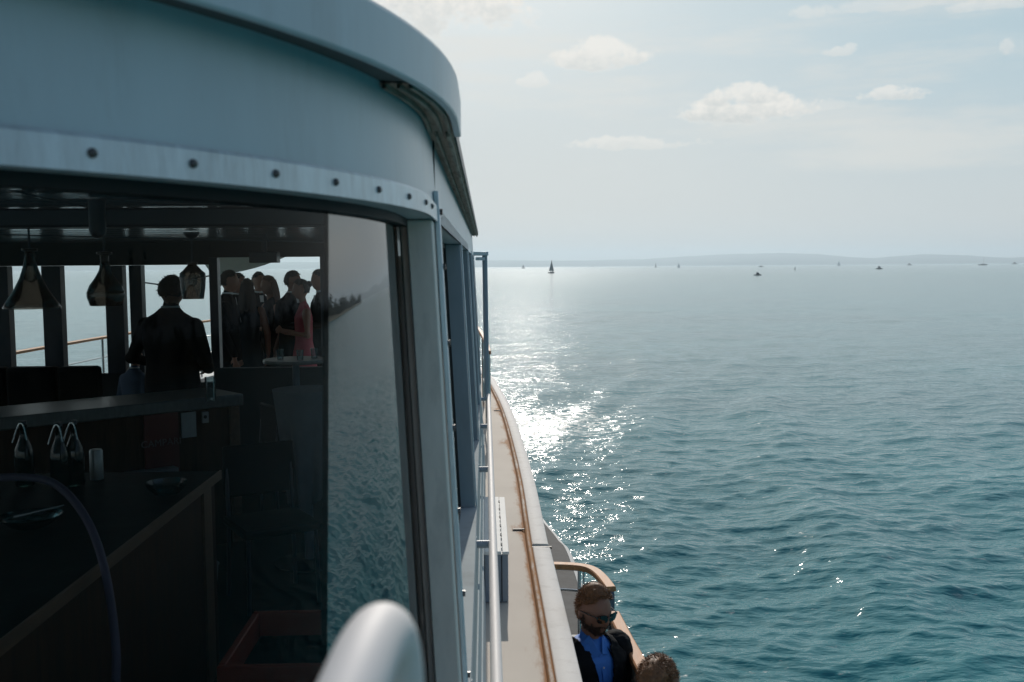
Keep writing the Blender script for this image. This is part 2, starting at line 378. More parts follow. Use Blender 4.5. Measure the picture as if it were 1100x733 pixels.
mb = MB(); mb.box((.285, 6.590, ZD-.01), (.43, 6.612, ZD+.006)); mb.build('joint_gap', SEAL, ship)
# scuppers (drain slots) by the rust line
for yy in (7.05, 13.0, 17.0):
    x = interp(EDGE, yy)-.17
    mb = MB(); mb.box((x-.065, yy-.012, ZD+.001), (x+.02, yy+.012, ZD+.011)); mb.build('scupper', SEAL, ship, bevel=.002)

# cabin walls -----------------------------------------------------------
SILL, WT = -1.10, .10
mb = MB()   # lower wall, all round, thick .1
def band(z0, z1, oi=-.10, oo=0.):
    rows = [[(x, y, z) for x, y in loop(o, z)] for o, z in ((oo, z0), (oo, z1), (oi, z1), (oi, z0), (oo, z0))]
    return rows
mb.sheet(band(ZD-.02, SILL)); LWALL = mat('matte_lower_wall_paint', (.50, .55, .56), .9, spec=0., var=.06, scale=4, dirt=(.3, .3, .28), dirt_amt=.35); mb.build('lower_wall', LWALL, ship)
# sill capping
mb = MB(); mb.sheet(band(SILL, SILL+.022, -.11, .006)); mb.build('window_sill', LWALL, ship, smooth=30)
# header and trim strip
mb = MB(); mb.sheet(band(WT, .295)); mb.build('upper_wall', WHITE, ship)
mb = MB(); rows = [[(x, y, z) for x, y in loop(o, z, y1=2.30)] for o, z in ((.001, .098), (.0075, .098), (.0075, .132), (.0045, .1365), (.001, .1365))]
mb.sheet(rows); mb.build('trim_strip', TRIM, ship, smooth=30)
mb = MB(); rows = [[(x, y, z) for x, y in loop(o, z, y1=YF)] for o, z in ((.001, .098), (.0035, .098), (.0035, .125), (.001, .125))]
mb.sheet(rows); mb.build('window_head_moulding', TRIM, ship, smooth=30)
# joint line in the upper wall sheet, just above the corner
mb = MB(); mb.box((-.118, 2.300, .137), (-.1155+.002, 2.306, .29)); mb.build('panel_joint', SEAL, ship)
# dome bolts in the trim strip
def on_arc(t, off, z):
    r = AR+off+lean(z); return Vector((AX+r*math.cos(t), AY-r*math.sin(t), z)), Vector((math.cos(t), -math.sin(t), 0))
bolt_px = [(98, 152), (206, 166), (294, 178), (360, 188), (406, 197), (438, 206), (456, 213), (466, 218)]
ts = []
for px, py in bolt_px:
    best = min((abs((lambda p: 550+FPX*((rot.transposed()@p).x)/(-(rot.transposed()@p).z))(on_arc(t/400, .006, .117)[0])-px), t/400) for t in range(0, 620)); ts.append(best[1])
gap = .125
t = ts[0]+gap
while t < math.pi/2: ts.append(t); t += gap
for i, t in enumerate(ts):
    p, nrm = on_arc(t, .007, .117)
    b = MB(); q = nrm.to_track_quat('Z', 'Y').to_matrix()
    prof_ = [(.0053, 0), (.0053, .002), (.0043, .0040), (.0024, .0051), (.0004, .0055)]
    vs = MB(); vs.lathe(prof_, (0, 0, 0), 12); vs.v = [q@v+p for v in vs.v]; vs.build('bolt', BOLT, ship)
# pillars: corner jamb + side pillars
def pillar(y0, y1, m_out, name='window_pillar', depth=.068):
    b = MB(); z0, z1 = SILL+.022, WT-.002
    bo = lambda y, z, o: (-.11+o+lean(z), y, z)
    b.hexa([bo(y0, z0, -depth), bo(y0, z0, -.001), bo(y1, z0, -.001), bo(y1, z0, -depth)], [bo(y0, z1, -depth), bo(y0, z1, -.001), bo(y1, z1, -.001), bo(y1, z1, -depth)])
    return b.build(name, m_out, ship, bevel=.003)
cp = pillar(2.10, 2.33, PILLARG, 'corner_pillar')
mb = MB()   # bolted cover plate on the corner, a flat bar running from the sill to above the trim
z0, z1 = ZD+.3, .165
bo = lambda y, z, o: (-.11+o+lean(z), y, z)
mb.hexa([bo(2.19, z0, .001), bo(2.19, z0, .012), bo(2.235, z0, .012), bo(2.235, z0, .001)], [bo(2.19, z1, .001), bo(2.19, z1, .012), bo(2.235, z1, .012), bo(2.235, z1, .001)])
cb = mb.build('cover_bar', TRIM, ship, bevel=.002)
for k, z in enumerate((.12, .0, -.17, -.36, -.55, -.74, -.93)):
    b = MB(); x = -.11+.012+lean(z); b.tube([(x, 2.212, z), (x+.006, 2.212, z)], .007, 10); b.build('bolt', BOLT, cb)
PY = [(4.40, 4.52), (6.12, 6.24), (7.72, 7.84), (9.18, 9.30)]
for a, b_ in PY:
    pillar(a, b_, PILLAR)
    mb = MB(); z0, z1 = SILL+.022, WT+.02
    mb.hexa([bo(a+.01, z0, .001), bo(a+.01, z0, .008), bo(a+.045, z0, .008), bo(a+.045, z0, .001)], [bo(a+.01, z1, .001), bo(a+.01, z1, .008), bo(a+.045, z1, .008), bo(a+.045, z1, .001)])
    mb.build('pillar_edge_bar', TRIM, ship, bevel=.002)
# windows on the starboard side
wy = [2.33, 4.40, 4.52, 6.12, 6.24, 7.72, 7.84, 9.18]
for a, b_ in ((2.33, 4.40), (4.52, 6.12), (6.24, 7.72), (7.84, 9.18)):
    fr = MB(); z0, z1 = SILL+.022, WT; d = -.070
    P = lambda y, z, o: (-.11+o+lean(z), y, z)
    for (ya, yb, za, zb) in ((a, a+.02, z0, z1), (b_-.02, b_, z0, z1), (a+.02, b_-.02, z0, z0+.02), (a+.02, b_-.02, z1-.02, z1)):
        fr.hexa([P(ya, za, d-.02), P(ya, za, d+.006), P(yb, za, d+.006), P(yb, za, d-.02)], [P(ya, zb, d-.02), P(ya, zb, d+.006), P(yb, zb, d+.006), P(yb, zb, d-.02)])
    f = fr.build('window', SEAL, ship)
    g = MB(); g.add([P(a+.02, z0+.02, d-.008), P(b_-.02, z0+.02, d-.008), P(b_-.02, z1-.02, d-.008), P(a+.02, z1-.02, d-.008)], [(0, 1, 2, 3)]); g.build('pane', GLASSS, f)
# curved aft corner window, starboard
def arcpts(off, z, t0, t1, n=40):
    r = AR+off+lean(z); out = []
    for k in range(n+1):
        t = t0+(t1-t0)*k/n
        if t <= 0: out.append((AX+r, AY-t*AR, z))
        else: out.append((AX+r*math.cos(t), AY-r*math.sin(t), z))
    return out
T0 = -(2.10-1.95)/AR
mb = MB()
for za, zb in ((WT-.016, WT), (SILL+.022, SILL+.04)):
    rows = [arcpts(o, z, T0, 1.52) for o, z in ((-.09, za), (-.052, za), (-.052, zb), (-.09, zb), (-.09, za))]; mb.sheet(rows)
for ta, tb in ((T0, T0+.020), (1.50, 1.52)):
    rows = [arcpts(o, z, ta, tb, 2) for o, z in ((-.09, SILL+.04), (-.052, SILL+.04), (-.052, WT-.016), (-.09, WT-.016), (-.09, SILL+.04))]; mb.sheet(rows)
cw = mb.build('curved_corner_window', SEAL, ship)
TS = .372     # where the mirrored end section of the pane begins
def t_at_px(px, off, z):
    rt = rot.transposed()
    return min((abs(550+FPX*((rt@Vector(on_arc(t/1000, off, z)[0])).x)/(-(rt@Vector(on_arc(t/1000, off, z)[0])).z)-px), t/1000) for t in range(0, 1500))[1]
TSA, TSB = t_at_px(353, -.068, .05), t_at_px(350, -.068, -.75)
def TSZ(z): return TSB+(TSA-TSB)*(z+.75)/.80
mb = MB(); mb.sheet([arcpts(-.068, z, TSZ(z), 1.505, 60) for z in (SILL+.03, -.9, -.6, -.3, -.1, WT-.01)]); mb.build('pane', GLASS, cw, smooth=80)
mb = MB(); mb.sheet([arcpts(-.068, z, T0+.01, TSZ(z), 30) for z in (SILL+.03, -.9, -.6, -.3, -.1, WT-.01)]); mb.build('reflection_pane', GLASS2, cw, smooth=80)['label'] = 'added extra reflective strip at the end of the curved window'  # pane added with raised reflectivity to make the sharp-edged bright reflection
mb = MB(); mb.sheet([arcpts(-.0745, z, T0+.005, TSZ(z)+.001, 20) for z in (SILL, WT)]); mb.build('reflection_backing', INB, cw, smooth=80)  # dark sheet added behind the end pane so that it only reflects
# aft and port walls are glazed lightly: solid band with dark glass
mb = MB()
rt_ = [(x, y) for x, y in loop(-.07)]
pts = loop(-.07, -.5); i0 = next(i for i, p in enumerate(pts) if p[1] <= .44 and p[0] < -1.6)
sub = pts[i0:]
mb.sheet([[(x, y, z) for x, y in sub] for z in (SILL+.02, WT)]); mb.build('aft_and_port_glazing', GLASSP, ship)
for k in range(5):
    b = MB(); y = 2.1+k*1.78; b.box((2*XC+.05, y, SILL+.02), (2*XC+.16, y+.12, WT-.002)); b.build('window_pillar', PILLAR, ship)
# roof
mb = MB(); pl = loop(.052, .28); mb.prism(pl, .300, .325)
mb.prism([(XC+(x-XC)*.9, 4.8+(y-4.8)*.93) for x, y in pl], .325, .37); mb.build('roof', ROOFT, ship, bevel=.006)
rim = lambda o: [p for p in loop(o, .28, y1=2.2)]
mb = MB()
def rimloop(o, z):
    r = AR+o+lean(.28); pts = [(AX+r, 2.18), (AX+r, 2.05)]
    for k in range(41):
        t = math.pi/2*k/40; pts.append((AX+r*math.cos(t), AY-r*math.sin(t)))
    return [(x, y, z) for x, y in pts+[(2*XC-x, y) for x, y in reversed(pts)]]
pr = [(.055, .2795), (.067, .2785), (.069, .2815), (.069, .356), (.066, .362), (.045, .364)]
rows = [rimloop(o, z) for o, z in pr]; rows.append(rows[0]); mb.sheet(rows)
mb.add([r[0] for r in rows[:-1]], [tuple(range(6))]); mb.add([r[-1] for r in rows[:-1]], [tuple(range(6))])
mb.build('roof_rim', WHITE, ship, smooth=22)
mb = MB(); mb.sheet([rimloop(o, z) for o, z in ((-.02, .290), (.046, .288))]); mb.build('rim_soffit', mat('soffit_shadow_tone', (.10, .115, .12), .8), ship)  # shadow under the overhang is put into this dark soffit colour
# weathered side eave
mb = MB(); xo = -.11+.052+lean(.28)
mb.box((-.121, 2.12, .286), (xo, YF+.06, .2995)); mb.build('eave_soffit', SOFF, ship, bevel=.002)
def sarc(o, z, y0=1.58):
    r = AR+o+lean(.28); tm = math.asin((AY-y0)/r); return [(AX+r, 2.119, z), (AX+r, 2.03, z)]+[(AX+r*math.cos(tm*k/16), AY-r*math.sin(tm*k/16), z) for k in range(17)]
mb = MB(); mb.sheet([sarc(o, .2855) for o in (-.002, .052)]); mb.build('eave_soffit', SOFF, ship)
for o in (.004, .026, .044):
    mb = MB(); mb.sheet([sarc(o, .2853), sarc(o, .277), sarc(o+.006, .277), sarc(o+.006, .2853)]); mb.build('eave_batten', SOFF, ship)
for xx, w, dz in ((-.104, .006, .010), (-.082, .005, .007), (xo-.014, .009, .012)):
    mb = MB(); mb.box((xx, 2.14, .286-dz), (xx+w, YF+.05, .2855)); mb.build('eave_batten', SOFF, ship, bevel=.001)
mb = MB(); mb.box((xo+.001, 2.20, .288), (xo+.004, YF+.06, .322)); mb.build('roof_edge_strip', BEAM, ship, bevel=.002)
# corner pole and bracket at the forward end
mb = MB(); mb.tube([(.004, 9.35, -1.26), (-.004, 9.35, .10)], .024, 12); pole = mb.build('corner_pole', POSTM, ship); pole.data.materials[0] = PILLAR
mb = MB(); mb.box((-.11, 9.30, .10), (.03, 9.40, .135)); mb.box((-.09, 9.31, .055), (-.005, 9.38, .085)); mb.build('pole_bracket', TRIM, ship, bevel=.004)
# ledge handrail on brackets
xh = .021
mb = MB(); mb.tube(bez([(xh-.03, .55, -1.5), (xh, .75, -1.22), (xh, 1.2, -1.2), (xh, 5, -1.2), (xh-.003, 9.2, -1.2)], 10), .0185, 16)
hr = mb.build('side_handrail', TUBE, ship)
for y in (1.3, 2.75, 4.25, 5.85, 7.45, 9.0):
    b = MB(); x0 = -.055; b.tube([(x0, y, -1.205), (xh, y, -1.205)], .017, 10); b.tube([(x0-.004, y, -1.205), (x0+.006, y, -1.205)], .034, 14); b.build('bracket', PILLAR, hr)
# base moulding lines of the lower wall
for z, w in ((-1.34, .006), (-1.60, .008)):
    mb = MB(); rows = [[(x, y, zz) for x, y in loop(o, zz)] for o, zz in ((.0005, z), (w, z), (w, z+.02), (.0005, z+.02))]; mb.sheet(rows); mb.build('wall_moulding', LWALL, ship)

# near grab rail (out of focus, bottom of the photo)
mb = MB(); gp = bez([(-.75, -.35, ZD), (-.62, -.25, -.9), (-.28, -.02, -.44), (-.086, .28, -.226), (-.067, .41, -.200), (-.060, .49, -.192), (-.056, .535, -.203), (-.054, .56, -.245), (-.054, .572, -.35), (-.048, .59, -.6), (-.055, .61, -1.2), (-.06, .63, ZD)], 10)
gr = mb; gr.tube(gp, .0165, 24); gr.build('grab_rail', TUBE, ship)

# interior shell ------------------------------------------------------------
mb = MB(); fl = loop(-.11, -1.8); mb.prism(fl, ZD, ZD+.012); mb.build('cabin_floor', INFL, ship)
mb = MB(); fl = loop(-.11, .2); mb.prism(fl, .246, .262); mb.build('ceiling', CEIL, ship)
for y in [1.4+.36*k for k in range(22)]:
    b = MB(); b.box((2*XC+.3, y, .2440), (-.3 if y > 2.2 else -.75, y+.012, .2455)); b.build('ceiling_seam', BEAM, ship)
for y, dz in ((3.95, .075),):
    b = MB(); b.box((2*XC+.25, y, .2395-dz), (-.24, y+.17, .2394)); b.build('ceiling_beam', BEAM, ship, bevel=.01)
# front wall with its openings (x from photo columns at the wall)
fx = lambda px: W(px, 300, YF).x
def fw(px0, px1, z0, z1, m=INWALL, name='front_wall_panel', y0=YF-.08, y1=YF):
    b = MB(); b.box((px0 if px0 < 0 else fx(px0), y0, z0), (px1 if px1 < 0 else fx(px1), y1, z1)); return b.build(name, m, ship, bevel=.004)
XL = 2*XC+.13
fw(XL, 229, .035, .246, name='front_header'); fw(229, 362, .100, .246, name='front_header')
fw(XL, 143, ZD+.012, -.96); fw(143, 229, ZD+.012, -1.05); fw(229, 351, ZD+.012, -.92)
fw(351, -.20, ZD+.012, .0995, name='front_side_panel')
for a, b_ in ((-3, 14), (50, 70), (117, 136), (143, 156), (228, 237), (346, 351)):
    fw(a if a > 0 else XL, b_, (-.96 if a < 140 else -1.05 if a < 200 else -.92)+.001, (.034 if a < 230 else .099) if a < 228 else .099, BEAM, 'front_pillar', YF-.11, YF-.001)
b = MB(); b.box((fx(0)-.9, YF-.03, -.955), (fx(229), YF-.025, .03)); b.build('front_glazing', GLASSP, ship)

# dark hanging sensor box over the door
mb = MB(); p = W(285, 276, 8.8); mb.box((p.x-.12, 8.7, .045), (p.x+.12, 8.85, .14)); mb.box((p.x-.02, 8.75, .14), (p.x+.02, 8.8, .2385)); tag(mb.build('sign_box', BEAM, bevel=.006), 'dark box hanging from the ceiling above the doorway crowd', 'sign box')

# ------------------------------------------------------------------ lower deck seating corner
def wood_cap(path, w=.055, h=.03, name='wooden_rail', parent=ship):
    b = MB(); rows = []
    P = [Vector(p) for p in path]
    for i, p in enumerate(P):
        d = (P[min(i+1, len(P)-1)]-P[max(i-1, 0)]); d.z = 0; d.normalize(); s = Vector((d.y, -d.x, 0))
        rows.append([p-s*w/2-Vector((0,0,h)), p-s*w/2, p-s*(w/2-.008)+Vector((0,0,.008)), p+s*(w/2-.008)+Vector((0,0,.008)), p+s*w/2, p+s*w/2-Vector((0,0,h))])
    b.sheet(rows, closed=True); n = 6; b.add(rows[0], [tuple(range(n))]); b.add(rows[-1], [tuple(range(n))])
    return b.build(name, WOODV, parent, smooth=30)
ZR = -2.3
r1 = thing('deck_end_railing', (.7, 7.5, ZM), 'short curved wooden topped railing beyond the man in sunglasses', 'railing')
c1 = bez([(.28, 7.55, ZR), (.55, 7.53, ZR), (.72, 7.48, ZR), (.80, 7.38, ZR), (.845, 7.2, ZR), (.875, 6.95, ZR)], 8)
wood_cap(c1, .078, .030, 'wooden_cap', r1)
mb = MB(); mb.tube([p+Vector((0, 0, -.035)) for p in c1], .012, 8); mb.build('top_tube', STEEL, r1)
mb = MB(); mb.tube([(p.x*.985, p.y, -2.50) for p in c1[:-4]]+[(.86, 6.98, -2.56), (.868, 6.96, -2.62)], .011, 8); mb.build('lower_tube', STEEL, r1)
mb = MB(); mb.box((.855, 6.92, ZM), (.900, 6.98, ZR-.03)); mb.build('end_post', POSTM, r1, bevel=.006)
for x, y in ((.70, 7.49), (.36, 7.55)):
    mb = MB(); mb.tube([(x, y, ZM), (x, y, ZR-.04)], .013, 10); mb.build('post', STEEL, r1)
    mb = MB(); mb.tube([(x+.035, y, ZM), (x+.035, y, ZR-.04)], .008, 10); mb.build('post', STEEL, r1)
bul = thing('side_bulwark', (.85, 3.5, ZM), 'white bulwark with varnished wooden rail beside the seated man', 'bulwark')
ZB = -2.15
bp_ = [(.775, 6.02, ZB), (.795, 5.6, ZB), (.825, 5.14, ZB), (.86, 4.5, ZB), (.875, 3.6, ZB), (.87, 2, ZB), (.86, 0, ZB), (.80, -4, ZB)]
wood_cap(bez(bp_, 4), .078, .032, 'wooden_cap', bul)
mb = MB(); q = bez(bp_, 4); rows = [[(p.x+o, p.y, z) for p in q] for o, z in ((-.015, ZM), (-.015, ZB-.033), (.02, ZB-.033), (.02, ZM))]; rows.append(rows[0]); mb.sheet(rows); mb.add([r[0] for r in rows[:4]], [(0, 1, 2, 3)]); mb.build('bulwark_plate', HULLW, bul)
mb = MB(); mb.box((.745, 6.00, ZM), (.800, 6.06, ZB-.033)); mb.build('end_post', POSTM, bul, bevel=.005)
# low locker behind the man with white lid
mb = MB(); mb.box((.06, 6.15, ZM+.004), (.70, 6.75, -2.60)); lk = tag(mb.build('deck_locker', HULLW, bevel=.01), 'low white locker on the lower deck behind the seated man', 'locker')
mb = MB(); mb.box((.05, 6.13, -2.60), (.71, 6.77, -2.57)); mb.build('lid', CAPW, lk, bevel=.008)
# bench the men sit on
def bench(y0, y1, label):
    t = thing('deck_bench', (.5, (y0+y1)/2, ZM), label, 'bench')
    for k in range(4):
        b = MB(); x = .12+k*.155; b.box((x, y0, -2.665), (x+.14, y1, -2.64)); b.build('seat_slat', WOODV, t, bevel=.004)
    for x in (.16, .66):
        for y in (y0+.05, y1-.09):
            b = MB(); b.box((x, y, ZM+.004), (x+.04, y+.04, -2.666)); b.build('leg', POSTM, t, bevel=.003)
bench(5.05, 5.60, 'wooden slatted bench under the man in sunglasses')
bench(3.75, 4.25, 'wooden slatted bench under the curly haired person')

# ------------------------------------------------------------------ locker box on the ledge
bx = thing('ledge_box', (.04, 6.1, ZD), 'pale metal box standing on the beige ledge beside the cabin wall', 'box')
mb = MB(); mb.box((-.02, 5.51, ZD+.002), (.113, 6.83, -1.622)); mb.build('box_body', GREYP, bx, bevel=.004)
mb = MB(); mb.box((-.024, 5.50, -1.622), (.076, 6.84, -1.603)); mb.box((.080, 5.50, -1.622), (.118, 6.84, -1.605)); mb.build('lid', mat('sunlit_white_lid_paint', (.86, .84, .80), .7, spec=.2, var=.04), bx, bevel=.003)  # lid painted lighter, sunlight on the top put into its colour
for k in range(6):
    b = MB(); y = 5.62+k*.21; b.tube([(.078, y, -1.603), (.078, y+.05, -1.603)], .0045, 8); b.build('hinge', BOLT, bx)
mb = MB(); mb.box((.074, 5.5045, ZD+.01), (.079, 5.5095, -1.63)); mb.build('seam', SEAL, bx)

# ------------------------------------------------------------------ foredeck rails, awning
def rail_side(sgn, label, y0):
    t = thing('foredeck_railing', ((-.2 if sgn > 0 else 2*XC+.2), 14, ZD), label, 'railing', 'railings round the foredeck')
    pts = [p for p in off_poly(edge, -.36) if p[1] > y0]
    if sgn < 0: pts = [(2*XC-x, y) for x, y in pts]
    zc = -.92
    wood_cap([(x, y, zc) for x, y in pts], .05, .03, 'wooden_cap', t)
    for z in (-1.2, -1.5):
        b = MB(); b.tube([(x, y, z) for x, y in pts], .010, 8); b.build('rail_tube', STEEL, t)
    last = None
    for x, y in pts:
        if last is None or math.hypot(x-last[0], y-last[1]) > 1.15:
            b = MB(); b.tube([(x, y, ZD), (x, y, zc-.03)], .017, 8); b.build('post', STEEL, t); last = (x, y)
rail_side(1, 'wooden topped foredeck railing at the right end of the ledge', 10.6)
rail_side(-1, 'wooden topped foredeck railing seen through the left cabin windows', 9.6)
mb = MB()
A, B_, D_ = W(228, 296, 12.2), W(205, 262, 12.8), W(318, 271, 12.0)
rows = []
for i in range(9):
    u = i/8; row = []
    for j in range(9):
        v = j/8; p = A*(1-u)*(1-v)+B_*(1-v)*u+D_*v; p = Vector(p); p.z -= .10*math.sin(math.pi*v)*(1-u)*.5; row.append(p)
    rows.append(row)
mb.sheet(rows); aw = mb.build('awning', mat('cream_awning_cloth', (.62, .60, .55), .8, var=.05), None, smooth=80)
sm = aw.modifiers.new('thick', 'SOLIDIFY'); sm.thickness = .006; tag(aw, 'cream triangular awning stretched above the foredeck guests', 'awning')
mb = MB(); mb.sheet([[(-5.0, 9.5, .42), (-2.65, 9.5, .50), (-.5, 9.5, .42)], [(-4.9, 12.2, .40), (-2.65, 12.2, .47), (-.6, 12.2, .40)], [(-4.6, 14.8, .42), (-2.65, 14.8, .50), (-.9, 14.8, .42)]]); mb.build('unseen_shade_canopy', MATS['cream_awning_cloth'], aw)  # unseen canopy, added to shade the foredeck guests
mb = MB(); mb.tube([A, A+Vector((-.6, -.2, -.10)), W(150, 303, 12.2)], .010, 6); mb.build('rope', BEAM, aw)

# ------------------------------------------------------------------ people
SKIN = mat('skin', (.27, .125, .08), .5, var=.08, scale=20)
SUIT = mat('dark_suit_cloth', (.007, .008, .010), .85, spec=.15, var=.25, scale=60, bump=.15, bscale=200)
SUIT2 = mat('charcoal_suit_cloth', (.012, .012, .014), .85, spec=.15, var=.2, scale=50)
SHIRT = mat('blue_shirt_cotton', (.045, .20, .62), .65, var=.10, scale=14, bump=.25, bscale=35)
WSHIRT = mat('white_shirt_cotton', (.6, .6, .62), .7)
SHOE = mat('black_shoe_leather', (.01, .01, .01), .35)
HAIRB = mat('chestnut_hair', (.20, .085, .032), .55, var=.45, scale=60)
HAIRD = mat('dark_hair', (.018, .012, .009), .6, var=.3, scale=60)
HAIRR = mat('auburn_hair', (.10, .035, .015), .6, var=.3, scale=60)
PINK = mat('pink_dress_cloth', (.40, .07, .085), .8)
GREYD = mat('slate_dress_cloth', (.022, .027, .032), .85, spec=.15)
def ss(a, b, x):
    t = min(1, max(0, (x-a)/(b-a))); return t*t*(3-2*t)
def head_verts(sub=4):
    bm = bmesh.new(); bmesh.ops.create_icosphere(bm, subdivisions=sub, radius=1)
    out = []
    for v in bm.verts:
        x, y, z = v.co; f = ss(.1, .75, -y)
        px, py, pz = x*.077, y*.099, z*.119
        if z < 0:
            k = ss(0, 1, -z); px *= 1-.22*k
            if y > 0: py *= 1-.45*k
            else: py -= .010*k*f
        if y < 0: py *= 1-.10*(1-abs(x))*0
        g = lambda cx, cz, sx, sz: math.exp(-((abs(x)-cx)/sx)**2-((z-cz)/sz)**2)*f
        py -= .024*g(0, -.20, .12, .13)+.012*g(0, -.02, .10, .16)          # nose
        py -= .006*g(.25, .17, .30, .08)                                      # brow
        py += .010*g(.36, .03, .16, .10)                                      # sockets
        py -= .003*g(.36, .02, .09, .06)
        py -= .007*g(0, -.46, .20, .05)+.006*g(0, -.56, .18, .04)             # lips
        py -= .009*g(0, -.80, .25, .14)                                       # chin
        px *= 1+.05*g(.55, -.15, .2, .2)                                      # cheek bones
        out.append(Vector((px, py, pz)))
    faces = [tuple(v.index for v in f.verts) for f in bm.faces]
    dirs = [v.co.copy() for v in bm.verts]; bm.free(); return out, faces, dirs
HV, HF, HDIR = head_verts()
def ball(mb, c, r, n=12):
    mb.lathe([(max(.0008, r*math.sin(math.pi*k/8)), -r*math.cos(math.pi*k/8)) for k in range(9)], c, n)
def capsule(mb, segs, pts, rs, m, n=14):
    P = [Vector(p) for p in pts]; mb.tube(P, rs, n)
    for p, r in zip(P, rs): ball(mb, p, r*.995, n)
    for a, b, ra, rb in zip(P, P[1:], rs, rs[1:]): segs.append((a, b, ra, rb, m))
def hand(mb, segs, wrist, dirv, palm_n, m, curl=.5, s=1., side=1):
    d = Vector(dirv).normalized(); n = Vector(palm_n); n = (n-d*n.dot(d)).normalized(); w = d.cross(n).normalized()*side
    wr = Vector(wrist)
    # palm
    for o in (-.024, 0, .024): capsule(mb, segs, [wr+d*.012*s, wr+w*o*s+d*.085*s], [.018*s, .0125*s], m, 8)
    for o, L in ((-.033, .062), (-.011, .074), (.011, .080), (.033, .070)):
        p0 = wr+w*o*s+d*.084*s; a1 = curl*.7; a2 = curl*1.5; a3 = curl*2.1
        p1 = p0+(d*math.cos(a1)+n*math.sin(a1))*L*.42*s; p2 = p1+(d*math.cos(a2)+n*math.sin(a2))*L*.34*s; p3 = p2+(d*math.cos(a3)+n*math.sin(a3))*L*.26*s
        capsule(mb, segs, [p0, p1, p2, p3], [.0095*s, .009*s, .0082*s, .007*s], m, 8)
    t0 = wr+w*.022*s+d*.022*s; t1 = t0+(w*.75+d*.6+n*.25).normalized()*.038*s; t2 = t1+(w*.25+d*.9+n*.45).normalized()*.032*s
    capsule(mb, segs, [t0, t1, t2], [.013*s, .011*s, .0085*s], m, 8)
def loft(mb, segs, rings, m, n=24):
    """rings: (cx, cy, z, rx, ry)"""
    vs = []; fs = []
    for cx, cy, z, rx, ry in rings:
        for k in range(n):
            t = 2*math.pi*k/n; c, s_ = math.cos(t), math.sin(t)
            vs.append((cx+rx*math.copysign(abs(c)**.85, c), cy+ry*math.copysign(abs(s_)**.85, s_), z))
    for i in range(len(rings)-1):
        for k in range(n):
            a, b = i*n+k, i*n+(k+1) % n; fs.append((a, b, b+n, a+n))
    fs.append(tuple(reversed(range(n)))); fs.append(tuple(range((len(rings)-1)*n, len(rings)*n)))
    mb.add(vs, fs)
    for (cx, cy, z, rx, ry), (c2, d2, z2, rx2, ry2) in zip(rings, rings[1:]):
        w = max(0, rx-ry); w2 = max(0, rx2-ry2)
        for s_ in (-1, -.5, 0, .5, 1): segs.append((Vector((cx+s_*w, cy, z)), Vector((c2+s_*w2, d2, z2)), ry, ry2, m))
def remesh(mb, voxel, it=2):
    me = bpy.data.meshes.new('t'); me.from_pydata(mb.v, [], mb.f); o = bpy.data.objects.new('t', me); C.objects.link(o)
    r = o.modifiers.new('r', 'REMESH'); r.mode = 'VOXEL'; r.voxel_size = voxel
    s = o.modifiers.new('s', 'SMOOTH'); s.factor = .5; s.iterations = it
    dg = bpy.context.evaluated_depsgraph_get(); ev = o.evaluated_get(dg); m2 = bpy.data.meshes.new_from_object(ev)
    bpy.data.objects.remove(o); bpy.data.meshes.remove(me); return m2
def assign(me, segs):
    n = len(me.polygons); c = np.zeros(n*3); me.polygons.foreach_get('center', c); c = c.reshape(-1, 3)
    best = np.full(n, 1e9); idx = np.zeros(n, dtype=np.int32)
    for a, b, ra, rb, m in segs:
        a = np.array(a); b = np.array(b); ab = b-a; t = np.clip(((c-a)@ab)/max(1e-9, ab@ab), 0, 1)
        d = np.linalg.norm(c-(a+t[:, None]*ab), axis=1)-(ra+(rb-ra)*t); k = d < best-1e-6
        best[k] = d[k]; idx[k] = m
    me.polygons.foreach_set('material_index', idx); return c, idx
def shell(me, keep, off, thick, jitter=0.):
    """duplicate kept faces pushed outwards as a closed thin garment"""
    bm = bmesh.new(); bm.from_mesh(me); bm.faces.ensure_lookup_table(); bm.verts.ensure_lookup_table(); bm.normal_update()
    kill = [f for f, k in zip(bm.faces, keep) if not k]; nr = {v.index: v.normal.copy() for v in bm.verts}
    for v in bm.verts: v.co += nr[v.index]*(off+jitter*mnoise.noise(v.co*38))
    bmesh.ops.delete(bm, geom=kill, context='FACES')
    bmesh.ops.smooth_vert(bm, verts=[v for v in bm.verts if v.is_boundary], factor=.5, use_axis_x=True, use_axis_y=True, use_axis_z=True)
    m2 = bpy.data.meshes.new('shell'); bm.to_mesh(m2); bm.free(); m2.shade_smooth(); return m2
def add_child(me, name, mats, parent, thick=0.):
    o = bpy.data.objects.new(name, me); C.objects.link(o); o.parent = parent
    me.materials.clear()
    for m in mats: me.materials.append(m)
    if len(mats) == 1: me.polygons.foreach_set('material_index', np.zeros(len(me.polygons), dtype=np.int32))
    if thick: s = o.modifiers.new('s', 'SOLIDIFY'); s.thickness = thick; s.offset = 1
    return o
def strands(mb, HM, count, L, spread, cond, width=.0022, comb=(0, 0, 0), seed=1):
    rnd = random.Random(seed)
    while count > 0:
        k = rnd.randrange(len(HV)); d = HDIR[k]
        if not cond(d): continue
        count -= 1
        p = HV[k]*1.03+Vector([rnd.uniform(-.004, .004) for _ in range(3)]); nrm = Vector((d.x/.077, d.y/.099, d.z/.119)).normalized()
        t = (nrm*.5+Vector(comb)+Vector([rnd.uniform(-spread, spread) for _ in range(3)])).normalized(); l = L*rnd.uniform(.6, 1.2)
        s = t.cross(nrm); s = (s if s.length > .01 else Vector((1, 0, 0))).normalized()*width
        q = p+t*l*.5; e = p+t*l-nrm*l*.25
        mb.add([HM@(p-s), HM@(p+s), HM@(q+s*.7), HM@(q-s*.7), HM@e], [(0, 1, 2, 3), (3, 2, 4)])
